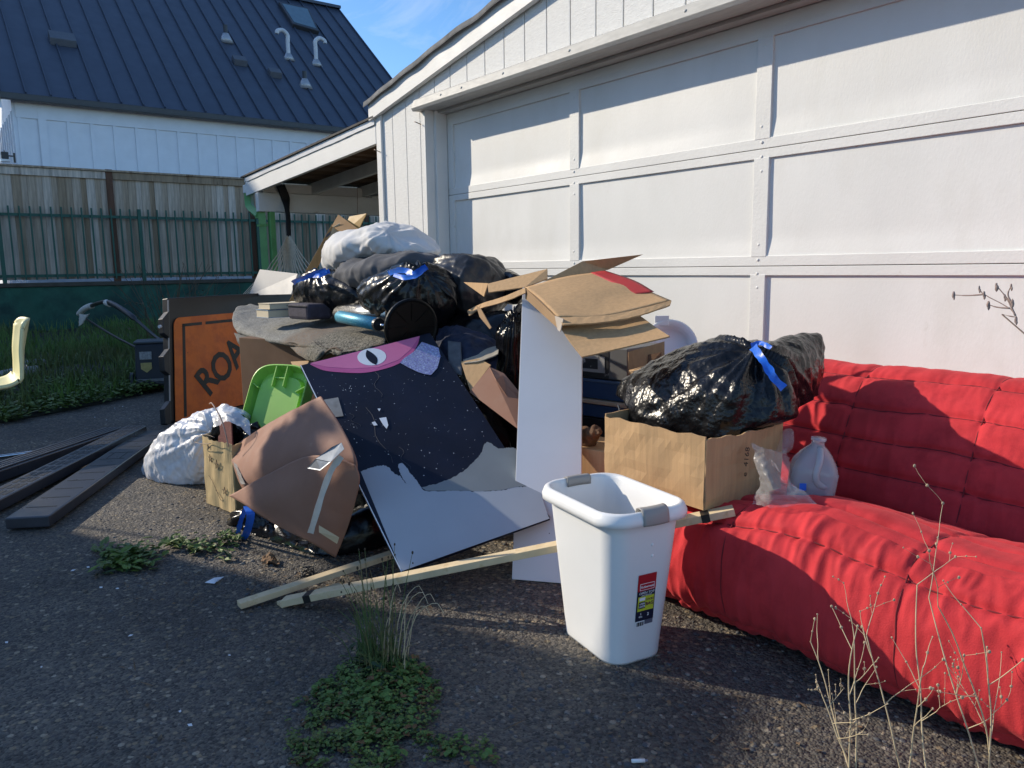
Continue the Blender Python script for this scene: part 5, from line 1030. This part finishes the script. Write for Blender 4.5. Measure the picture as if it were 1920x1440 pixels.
# ================================================================== YELLOW CHAIR
m_ych = M('pale_yellow_shell', (.70, .66, .36), .5, .06, 6); m_chrome = M('chrome', (.75, .75, .77), .12, .02, metal=1)
ch = T('chair', 'pale yellow shell chair with chrome legs at the left edge', 'chair', A(-5.0, .25, 0))
prf = cr([A(0, -.06, .47), A(0, .08, .455), A(0, .22, .45), A(0, .33, .455), A(0, .385, .49), A(0, .405, .56), A(0, .42, .66), A(0, .445, .765), A(0, .465, .84)], 40)
V = []; nx_ = 14
for i, p in enumerate(prf):
    for j in range(nx_):
        u = j/(nx_-1)*2-1; t_ = i/39; wd = .205*(1-.12*max(0, t_-.5)*2*abs(u)); lift = .025*u*u*(1 if t_ < .5 else 0); cur = -.05*u*u*(t_ > .45)*(t_-.45)*1.6
        V.append(A(-5.0+u*wd, p[1]+cur, p[2]+lift-(.03*abs(u)**5 if i > 36 else 0)))
F = [(i*nx_+j, i*nx_+j+1, (i+1)*nx_+j+1, (i+1)*nx_+j) for i in range(39) for j in range(nx_-1)]
N_ = vnormals(np.array(V), F); m0 = len(V); V = np.vstack([V, np.array(V)-N_*.02]); b = list(range(nx_))+[i*nx_+nx_-1 for i in range(1, 40)]+[39*nx_+j for j in range(nx_-2, -1, -1)]+[i*nx_ for i in range(38, 0, -1)]
F = F+[tuple(k+m0 for k in f[::-1]) for f in F]+[(b[i], b[i]+m0, b[(i+1) % len(b)]+m0, b[(i+1) % len(b)]) for i in range(len(b))]
mk('seat_shell', np.asarray(V)+A(-.35, .03, -.012), F, m_ych, ch, smooth=True)
mk('sled_base', *tube([A(*q_)+A(-.2, .015, 0) for q_ in [(-5.19, -.02, .44), (-5.19, -.12, .40), (-5.19, -.15, .2), (-5.19, -.14, .03), (-5.19, -.10, .012), (-5.19, .2, .012), (-5.19, .44, .012), (-5.185, .462, .012), (-5.16, .475, .012), (-5.0, .475, .012), (-4.86, .475, .012), (-4.835, .462, .012), (-4.83, .44, .012), (-4.83, .2, .012), (-4.83, -.10, .012), (-4.83, -.14, .03), (-4.83, -.15, .2), (-4.83, -.12, .40), (-4.83, -.02, .44)]], .011, 10), m_chrome, ch, smooth=True)
mk('cross_bar', *tube([(-5.39, .0, .436), (-5.03, .0, .436)], .01, 8), m_chrome, ch, smooth=True); mk('bolt', *dome((-5.25, .462, .55), .01, (0, 1, 0)), m_chrome, ch, smooth=True)

# ================================================================== MOWER
m_mow = M('dark_blue_grass_box', (.016, .022, .036), .55, .15, 6); mo = T('lawn_mower', 'dark push mower with a tape wrapped bent handle in the weeds', 'mower', A(-7.85, 1.72, 0))
mc = A(-7.66, 1.70, 0); r_ = nrm(A(.3, .95, 0)); v_ = nrm(A(.95, -.3, 0))
V, F = ob(mc+A(0, 0, .27), r_*.17, v_*.16, A(0, 0, .17)); V[4:] = V[4:]*1.0+(-(V[4:]-V[4:].mean(0))*.10); mk('grass_box', V, F, m_mow, mo, bevel=.02)
mk('box_lid', *ob(mc+A(0, 0, .45), r_*.165, v_*.155, A(0, 0, .012)), M('grey_lid', (.05, .06, .07), .4), mo, bevel=.01); mk('deck', *ob(mc+A(0, 0, .075)-v_*.05, r_*.19, v_*.24, A(0, 0, .025)), m_blk, mo, bevel=.02); mk('foot_rail', *ob(mc+A(0, 0, .11)+v_*.165, r_*.17, v_*.01, A(0, 0, .012)), M('grey_bar', (.2, .2, .21), .5), mo)
for sg_ in (-1, 1): mk('wheel', *disc(mc+r_*sg_*.2+v_*.1+A(0, 0, .09), r_*sg_, [(.07, -.02), (.09, -.012), (.09, .012), (.07, .02), (.03, .015)], 24), m_blk, mo)
fc_ = mc+v_*.163
mk('label_plate', *ob(fc_-r_*.07+A(0, 0, .335), r_*.05, v_*.0015, A(0, 0, .035)), M('grey_label', (.30, .31, .32), .5, .3, 60), mo); mk('warning_label', *slab([fc_+r_*u+A(0, 0, z)+v_*.002 for u, z in ((-.115, .27), (-.025, .27), (-.025, .215), (-.07, .18), (-.115, .215))], .001, v_), M('yellow_label', (.45, .36, .13), .5, .2, 40), mo)
H0 = P(304, 640, 1.86); hp = [P(316, 648, 1.9), P(290, 630, 1.85), P(262, 606, 1.78), P(240, 588, 1.72), P(215, 572, 1.66), P(196, 566, 1.62), P(172, 573, 1.58), P(152, 583, 1.54)]
hd = mk('handle_bar', *tube(cr(hp, 40), [.016]*14+[.03]*12+[.022]*14, 10), m_blk, mo, smooth=True)
mk('lower_bar', *tube(cr([P(150, 590, 1.55), P(165, 600, 1.58), P(210, 628, 1.66), P(266, 657, 1.76)], 20), .013, 8), m_blk, mo, smooth=True)
m_rag = M('white_tape_rag', (.55, .54, .5), .8, .1, 20); mk('white_wrap', *tube(cr([P(172, 573, 1.58), P(158, 579, 1.55), P(149, 588, 1.535)], 8), .034, 10), m_rag, mo, smooth=True); mk('white_band', *tube([P(206, 570, 1.64), P(199, 567, 1.625)], .033, 10), m_rag, mo)
V, F = grid([[P(148, 588, 1.52), P(158, 590, 1.52), P(168, 588, 1.53)], [P(148, 600, 1.52), P(154, 600, 1.52), P(164, 594, 1.53)], [P(147, 612, 1.52), P(153, 608, 1.52), P(157, 606, 1.53)]], 10, 14, .004, wr=.012, ws=14); mk('rag_tail', V, F, m_rag, mo, smooth=True)

# ================================================================== HAMMOCK
ha = T('hammock', 'rope hammock hanging from a black strap under the carport beam', 'hammock', PX(540, 520, -7.8))
m_strapb = M('black_webbing', (.012, .012, .013), .8, .2, 60); hk = PX(541, 445, -8.1)
V, F = grid([[PX(518, 350, -8.29), PX(533, 345, -8.29)], [PX(528, 375, -8.29), PX(543, 372, -8.29)], [PX(534, 395, -8.2), PX(543, 393, -8.2)], [PX(536, 420, -8.13), PX(545, 420, -8.13)], [PX(537, 446, -8.1), PX(545, 446, -8.1)]], 4, 30, .012, wr=.006, ws=10); mk('strap', V, F, m_strapb, ha, smooth=True)
m_cord = M('beige_cord', (.6, .52, .4), .85, .15, 40)
for k in range(30):
    f = k/29; px = 501+f*92; py = 508+18*math.sin(math.pi*f)+6*(k % 2); e = PX(px, py, -7.55-.35*math.sin(math.pi*f+.4)); mid = (hk+e)/2+A(0, 0, -.035*math.sin(math.pi*f))
    mk('cord', *tube(cr([hk+A(0, (f-.5)*.03, .02), mid, e, e+A(.25, (f-.5)*.2-.02, -.30)], 12), .0045, 5, cap=False), m_cord, ha, smooth=True)
for k in range(5): mk('cord', *tube([PX(500+k*3, 505+k*2, -7.9), PX(452+k*3, 556, -7.2)], .0035, 5), m_cord, ha)
wi = tag(mk('hanging_wire', *tube([PX(670, 350, -8.0), PX(670, 398, -7.9), PX(672, 405, -7.85)], .003, 5), m_wire), 'thin wire hanging from the carport roof', 'wire')

# ================================================================== PLANTS
m_grass = M('grass_blade', (.10, .19, .034), .7, .4, 2.5, col2=(.09, .11, .03), c2s=1.2); m_leaf = M('weed_leaf', (.095, .15, .025), .6, .35, 9, col2=(.10, .09, .03), c2s=6, c2pos=(.58, .7)); m_leafd = M('dark_leaf', (.022, .05, .016), .65, .3, 9, col2=(.05, .035, .015), c2s=5, c2pos=(.58, .7)); m_straw = M('dry_straw', (.55, .45, .28), .85, .25, 20); m_rush = M('rush_stem', (.065, .12, .03), .7, .3, 12, col2=(.16, .12, .05), c2s=8)
def blades(pts, hlo, hhi, wd, lean=.5):
    n = len(pts); a = RNG.random(n)*6.283; h = hlo+(hhi-hlo)*RNG.random(n); l = lean*RNG.random(n)*h; w2 = wd*(.6+.8*RNG.random(n)); b = RNG.random(n)*6.283
    dx, dy = np.cos(a)*w2, np.sin(a)*w2; ox, oy = np.cos(b)*l, np.sin(b)*l
    V = np.zeros((n, 5, 3)); p = np.asarray(pts)
    V[:, 0] = p-np.stack([dx, dy, 0*dx], 1); V[:, 1] = p+np.stack([dx, dy, 0*dx], 1)
    m_ = p+np.stack([ox*.35, oy*.35, h*.6], 1); V[:, 2] = m_+np.stack([dx, dy, 0*dx], 1)*.7; V[:, 3] = m_-np.stack([dx, dy, 0*dx], 1)*.7; V[:, 4] = p+np.stack([ox, oy, h], 1)
    k = np.arange(n)*5; F = [(i, i+1, i+2, i+3) for i in k]+[(i+3, i+2, i+4) for i in k]
    return V.reshape(-1, 3), F
def leaves(cs, r, n_per, spread, up, mat=None, el=1.5):
    V = []; F = []; k = 0
    for c in cs:
        for _ in range(n_per):
            a = random.random()*6.283; d = spread*random.random()**.6; p = A(c[0]+math.cos(a)*d, c[1]+math.sin(a)*d, c[2]+up*random.random()*(1-.6*d/spread)); s = r*(.5+random.random()); b = random.random()*6.283; t = A(math.cos(b), math.sin(b), random.uniform(-.3, .5)); q = A(-math.sin(b), math.cos(b), random.uniform(-.4, .4)); nn = np.cross(t, q)
            V += [p-t*s*el*.5, p-t*s*.1*el+q*s*.5+nn*s*.1, p+t*s*.35*el+q*s*.33+nn*s*.08, p+t*s*.55*el-nn*s*.1, p+t*s*.35*el-q*s*.33+nn*s*.08, p-t*s*.1*el-q*s*.5+nn*s*.1]
            F += [(k, k+1, k+2, k+3), (k, k+3, k+4, k+5)]; k += 6
    return np.array(V), F
pts = []
while len(pts) < 26000:
    y = random.uniform(-1.2, 8.0); x = edge_x(y)-.1-random.random()**1.25*8.0
    if x < -14.8: continue
    if nse((x, y, 0), .55, 8) < -.22 and random.random() < .8: continue
    pts.append((x, y, bed_z(x, y)))
V, F = blades(pts, .06, .24, .006, .7); tag(mk('grass', V, F, m_grass, base=(-10, 2, 0)), 'shaded green grass growing over the garden bed', 'grass', kind='stuff')
pts = [(edge_x(y)-random.random()**2*.9, y, 0) for y in np.random.default_rng(3).uniform(-.8, 3.6, 420)]; pts = [(x, y, bed_z(x, y)+.02) for x, y, _ in pts]
V, F = leaves(pts, .024, 14, .10, .12); tag(mk('ground_cover', V, F, m_leaf, base=(-7, 1, 0)), 'low leafy weeds creeping along the edge of the asphalt', 'weeds', kind='stuff')
def fern(label, c, n, ln, mat, seed):
    t = T('weed', label, 'weed', c); random.seed(seed)
    V = []; F = []; k = 0
    for i in range(n):
        a = random.random()*6.283; L_ = ln*(.6+.6*random.random()); up = random.uniform(.5, 1.1); ms = 14
        for j in range(ms):
            f = j/(ms-1); p = A(*c)+A(math.cos(a)*L_*f, math.sin(a)*L_*f, L_*(up*f-.55*up*f*f)); w_ = L_*.16*math.sin(math.pi*(f*.85+.12))+.004; s = A(-math.sin(a), math.cos(a), 0)
            for sd_ in (-1, 1): q = p+s*sd_*w_+A(math.cos(a), math.sin(a), .25)*w_*.5; V += [p, p+A(math.cos(a), math.sin(a), 0)*w_*.45, q]; F.append((k, k+1, k+2)); k += 3
    mk('leaves', V, F, mat, t); return t
for i, (px, py, s) in enumerate(((170, 745, .20), (205, 742, .24), (110, 760, .22), (240, 735, .18), (60, 770, .2), (270, 738, .16), (30, 790, .18), (140, 700, .24), (90, 715, .22), (225, 705, .22))):
    c = G(px, py); c = A(c[0]-.02, c[1], bed_z(c[0]-.02, c[1])); fern(['feathery green weed at the asphalt edge', 'broad leafy weed at the asphalt edge'][i % 2]+f', {["first", "second", "third", "fourth", "fifth"][i//2]} of its kind along the bed', c, 9, s, [m_leaf, m_grass][i % 2], 60+i)
random.seed(11)
# dry bush behind the mower
db = T('dry_bush', 'tangled dry brown bush behind the mower handle', 'bush', A(-9.2, 2.5, .1)); V, F = [], []
parts_ = []
for i in range(70):
    c = A(-9.3+random.gauss(0, .15), 2.35+random.gauss(0, .2), .1); d = A(random.gauss(0, .22), random.gauss(0, .3), random.uniform(.5, 1.1)); parts_.append(tube(cr([c, c+d*.5+A(random.gauss(0, .05), random.gauss(0, .05), 0), c+d+A(random.gauss(0, .1), random.gauss(0, .1), 0)], 6), [.005, .0045, .004, .0035, .003, .002], 4, cap=False))
mk('twigs', *join(*parts_), M('dead_twig', (.10, .075, .05), .9), db); V, F = leaves([(-9.3+random.gauss(0, .25), 2.35+random.gauss(0, .3), .2+random.random()*.6) for _ in range(60)], .018, 8, .12, .15); mk('dead_leaves', V, F, M('dead_leaf', (.09, .075, .04), .9), db)
# bleached logs at the left
m_log = M('bleached_log', (.26, .25, .23), .9, .25, 8, bump=.004, bs=30)
for i, (a, b, r) in enumerate((((30, 720), (82, 706), .05), ((-20, 748), (70, 726), .06))):
    p, q = G(*a), G(*b); p[2] = q[2] = .1+r; c = cr([p, (p+q)/2+A(.03, 0, .02), q], 14); V, F = tube(c, [r*(.8+.3*abs(nse((k*.4, i, 0), 1, 3))) for k in range(14)], 12); tag(mk('log', V, F, m_log, smooth=True), ['short bleached log in the weeds behind the yellow chair', 'longer bleached log at the left edge below the chair seat'][i], 'log', 'bleached logs in the weeds')
ft = T('fire_pit', 'dark rusty drum half hidden in the weeds at the left edge', 'drum', PX(5, 640, -11)); c = PX(2, 645, -11.0); mk('drum_wall', *disc(c+A(0, 0, -.25), A(0, 0, 1), [(.34, .0), (.36, .2), (.36, .38), (.33, .38), (.3, .1)], 30), M('rusty_black_iron', (.02, .017, .016), .8, .4, 8), ft); mk('rim', *disc(c+A(0, 0, .13), A(0, 0, 1), [(.33, 0), (.375, .0), (.375, .02), (.33, .02)], 30), m_blk, ft)
# rush tuft and clover mat in front
ru_ = T('rush_tuft', 'tuft of tall dry green rushes growing through the asphalt', 'rush', A(-1.78, .90, 0)); parts_ = []; tips = []
for i in range(95):
    c = A(-1.79+random.gauss(0, .035), .905+random.gauss(0, .03), 0); h = random.uniform(.06, .21) if i > 18 else random.uniform(.2, .34); d = A(random.gauss(-.01, .05), random.gauss(-.005, .05), 0); cu_ = cr([c, c+d*.3+A(0, 0, h*.55), c+d*1.0+A(0, 0, h)], 7); parts_.append(tube(cu_, np.linspace(.0016, .0007, 7), 5, cap=False))
    if i <= 18: tips.append(cu_[-1])
mk('stems', *join(*parts_), m_rush, ru_, smooth=True)
parts_ = [];
for i in range(8):
    c = A(-1.75+random.gauss(0, .03), .93+random.gauss(0, .03), 0); d = A(random.uniform(-.02, .14), random.uniform(0, .14), 0); h = random.uniform(.14, .3); parts_.append(tube(cr([c, c+d*.4+A(0, 0, h*.7), c+d+A(0, 0, h), c+d*1.25+A(0, 0, h*.92)], 9), np.linspace(.0016, .0006, 9), 5, cap=False))
mk('dry_stems', *join(*parts_), m_straw, ru_, smooth=True)
mk('seed_heads', *stones('h', np.array([t for t in tips]+[t-A(0, 0, .03) for t in tips[:14]]), None, .002, .004, 1.6, 0), M('rush_seed', (.05, .035, .02), .9), ru_)['kind'] = 'stuff'
cl = T('clover_mat', 'spreading green clover mat around the rush tuft', 'clover', A(-1.62, .75, 0))
cs = []
for _ in range(900):
    t_ = random.random(); a = random.random()*6.283; r = random.random()**.55; c0 = A(-1.80, .91, 0)*(1-t_)+A(-1.47, .66, 0)*t_; rr0 = .07+.10*math.sin(math.pi*min(1, t_*1.0))+.03*t_; c = c0+A(math.cos(a)*r*rr0, math.sin(a)*r*rr0*1.05, .004)
    if nse(c, 14, 5) < -.25: continue
    cs.append(c+A(0, 0, .028*(1-r)*random.random()))
for _ in range(40): t_ = random.random(); cs.append(A(-1.42+.1*t_, .80+.11*t_, .004)+A(random.gauss(0, .03), random.gauss(0, .03), 0))
V, F = leaves(cs, .0075, 5, .016, .02, el=1.0); mk('leaves', V, F, m_leaf, cl); V, F = leaves(cs[1::4], .013, 3, .02, .025, el=1.3); mk('large_leaves', V, F, m_grass, cl); V, F = leaves(cs[2::7], .009, 3, .02, .015, el=1.6); mk('brown_leaves', V, F, M('dying_leaf', (.17, .09, .035), .8, .3, 20), cl); V, F = leaves(cs[::3], .008, 4, .02, .012, el=1.0); mk('dark_leaves', V, F, m_leafd, cl)
V, F = leaves([A(-1.83, .90, .01)+A(random.gauss(0, .05), random.gauss(0, .03), 0) for _ in range(26)], .016, 3, .03, .03, el=2.2); mk('broad_leaves', V, F, m_leafd, cl)
lw_ = T('weed', 'low leafy weed on the bare asphalt left of the brown sheets', 'weed', G(235, 1050)); cs = []
for _ in range(95):
    p = G(232+random.gauss(0, 24), 1052+random.gauss(0, 9)) if random.random() < .84 else G(random.choice((300, 330, 375, 425))+random.gauss(0, 14), 1032+random.gauss(0, 9)); cs.append(A(p[0], p[1], .006))
V, F = leaves(cs, .018, 6, .035, .055, el=1.9); mk('leaves', V, F, m_leaf, lw_); V, F = leaves(cs[::2], .016, 3, .04, .02, el=2.2); mk('dark_leaves', V, F, m_leafd, lw_)
V, F = leaves([G(440+random.gauss(0, 10), 1012+random.gauss(0, 8)) for _ in range(14)], .012, 4, .02, .03, el=1.6); tag(mk('weed', V, F, m_grass), 'small bright green sprig beside the blue drawstring', 'weed')
# dry branching weeds at right
def dryweed(label, base, stems, seed, r0=.0020):
    t = T('dry_weed', label, 'weed', base); random.seed(seed); parts_ = []; buds = []
    def grow(p, d, L_, r, lev):
        n = 6; c = [p]; dd = d
        for i in range(n): dd = nrm(dd+A(random.gauss(0, .07), random.gauss(0, .07), random.gauss(.02, .05))); c.append(c[-1]+dd*L_/n)
        parts_.append(tube(cr(c, 15), np.linspace(r, r*.55, 15), 5, cap=False))
        if lev > 0:
            for i in range(2, n+1):
                if random.random() < (.62 if lev > 1 else .6): s = nrm(dd*.5+A(random.gauss(0, .6), random.gauss(0, .6), random.uniform(0, .6))); grow(c[i], s, L_*random.uniform(.25, .5), r*.5, lev-1)
        if lev <= 1: buds.append(c[-1])
        if lev == 0: buds.append(c[3])
    for p, q, lev in stems: p, q = A(*p), A(*q); grow(p, nrm(q-p), np.linalg.norm(q-p)*.84, r0, lev)
    mk('branches', *join(*parts_), m_straw, t, smooth=True); mk('seed_heads', *stones('h', np.array(buds), None, .0018, .0036, 1.1, 0), M('dry_seed_head', (.38, .30, .2), .9), t)['kind'] = 'stuff'; return t
b1 = G(1592, 1440); b1b = G(1690, 1450)
dryweed('bleached dry branching weed in front of the sofa, left of two', b1, [(b1, P(1555, 1240, b1[1]), 2), (b1, P(1480, 1165, b1[1]+.01), 1), (b1+A(.01, .01, 0), P(1590, 1150, b1[1]+.0), 2), (b1b, P(1605, 1150, b1[1]+.01), 2), (b1, P(1650, 1120, b1[1]+.01), 1)], 5)
b2 = G(1745, 1485); b2b = G(1850, 1490)
dryweed('tall bleached dry branching weed beside the sofa, right of two', b2b, [(b2, P(1605, 1040, b2[1]-.03), 2), (b2b, P(1760, 1060, b2b[1]-.05), 2), (b2b+A(.01, 0, 0), P(1850, 1020, b2b[1]-.06), 2), (b2b, P(1930, 1130, b2b[1]-.06), 1), (G(1700, 1470), P(1765, 1200, b2[1]-.02), 1)], 8)
b3 = A(.16, .86, 0)
t = T('dry_weed', 'dry stalk reaching into view before the garage door at right', 'weed', b3); m_dk = M('dark_stalk', (.30, .22, .19), .9); Yk = .80
stk_ = [[b3, A(.13, .84, .3), A(.03, .815, .75), P(1932, 640, Yk), P(1908, 598, Yk), P(1893, 578, Yk), P(1845, 552, Yk), P(1836, 540, Yk)], [P(1845, 552, Yk), P(1815, 554, Yk), P(1788, 553, Yk)], [P(1893, 578, Yk), P(1870, 576, Yk), P(1853, 571, Yk)], [P(1904, 592, Yk), P(1888, 560, Yk), P(1868, 535, Yk)], [P(1898, 572, Yk), P(1890, 552, Yk), P(1896, 536, Yk)], [P(1896, 566, Yk), P(1884, 556, Yk)]]
for c in stk_: mk('branch', *tube(cr(c, 18), [.0009]*6+[.0007]*6+[.0005]*6, 6), m_dk, t, smooth=True)
for px, py in ((1788, 553), (1836, 540), (1853, 571), (1868, 535), (1896, 536), (1845, 552), (1905, 600), (1884, 556), (1898, 566)): mk('seed_head', *stones('h', np.array([P(px, py, Yk), P(px+1, py+5, Yk)]), None, .001, .0017, 2.2, 0), m_dk, t)
random.seed(5)
# ================================================================== LITTER
m_lit = M('white_paper_scrap', (.72, .74, .78), .7)
c = [G(384, 1092, .006), G(402, 1083, .012), G(420, 1081, .006), G(402, 1094, .004)]; tag(mk('paper_scrap', *slab(c, .001, (0, 0, 1)), m_lit), 'curled white scrap of paper on the asphalt before the battens', 'paper')
lt = T('marker_cap', 'small white plastic tube lying on the asphalt at the bottom edge', 'tube', G(1197, 1425)); a, b = G(1184, 1427, .006), G(1209, 1426, .006); mk('tube_body', *tube([a, b], .0042, 12), m_wp, lt, smooth=True); mk('tip', *tube([b, b+(b-a)*.22], [.0036, .002], 10), M('grey_tip', (.2, .2, .25), .5), lt)
GR = 'tiny white litter flecks on the asphalt'
for px, py in ((230, 762), (178, 782), (200, 787), (215, 765), (137, 1069), (189, 1101), (220, 1103), (245, 1191), (430, 1228), (338, 1333), (356, 1359), (165, 1063), (12, 1204), (78, 1250), (6, 796)):
    p = G(px, py, .004); s = random.uniform(.003, .006); a = random.random()*3; u, v = A(math.cos(a), math.sin(a), 0)*s*1.6, A(-math.sin(a), math.cos(a), .2)*s; tag(mk('litter_fleck', *slab([p+u, p+v, p-u, p-v*.7], .001, (0, 0, 1)), m_lit), 'tiny white fleck of litter on the asphalt', 'litter', GR)
dl = T('dead_leaf', 'curled dead brown leaf under the blue drawstring bag', 'leaf', G(505, 1050)); V, F = grid([[G(490, 1045, .01), G(505, 1036, .03), G(520, 1044, .012)], [G(492, 1058, .008), G(508, 1052, .02), G(524, 1058, .01)]], 12, 10, .001, wr=.01, ws=40); mk('blade', V, F, M('brown_leaf', (.2, .11, .05), .8), dl)
dl = T('wire_tangle', 'small tangle of black wire under the brown sheet', 'wire', G(585, 1075)); mk('coil', *tube(cr([G(565+22*random.random(), 1070+20*random.random()-10, .006+.03*random.random()) for _ in range(26)], 140), .002, 5), m_blk, dl, smooth=True)
V, F = [], []; k = 0
for _ in range(520):
    px_, py_ = random.uniform(150, 1900), random.uniform(960, 1440)
    if random.random() < .45: px_, py_ = random.gauss(560, 160), random.gauss(1075, 35)
    p = G(px_, py_, .006); a = random.random()*6.28; s_ = random.uniform(.003, .011); el_ = random.choice((1, 1, 3, 6)); u = A(math.cos(a), math.sin(a), random.uniform(-.2, .3))*s_*(el_**.7); v = A(-math.sin(a), math.cos(a), random.uniform(-.3, .5))*s_*.6/(el_**.5); V += [p-u, p+v, p+u, p-v]; F.append((k, k+1, k+2, k+3)); k += 4
tag(mk('leaf_litter', V, F, M('brown_litter', (.17, .11, .06), .9, .5, 30, col2=(.08, .06, .04), c2s=20), base=(-1.8, 1, 0)), 'scattered brown leaf crumbs and grit on the asphalt', 'litter', kind='stuff')
# young tree outside the picture at left
yt = T('young_tree', 'young leafy tree beside the tan shed left of the viewer', 'tree', A(-7.0, -1.62, 0)); mk('trunk', *tube(cr([A(-7.0, -1.64, 0), A(-7.02, -1.63, 1.2), A(-7, -1.62, 2.75)], 12), np.linspace(.02, .008, 12), 8), m_post, yt, smooth=True)
cs = [A(-7.0, -1.62, 2.84)+A(random.gauss(0, .07), random.gauss(0, .065), random.gauss(0, .085)) for _ in range(60)]; V, F = leaves(cs, .06, 22, .08, .08); mk('crown', V, F, m_leaf, yt)
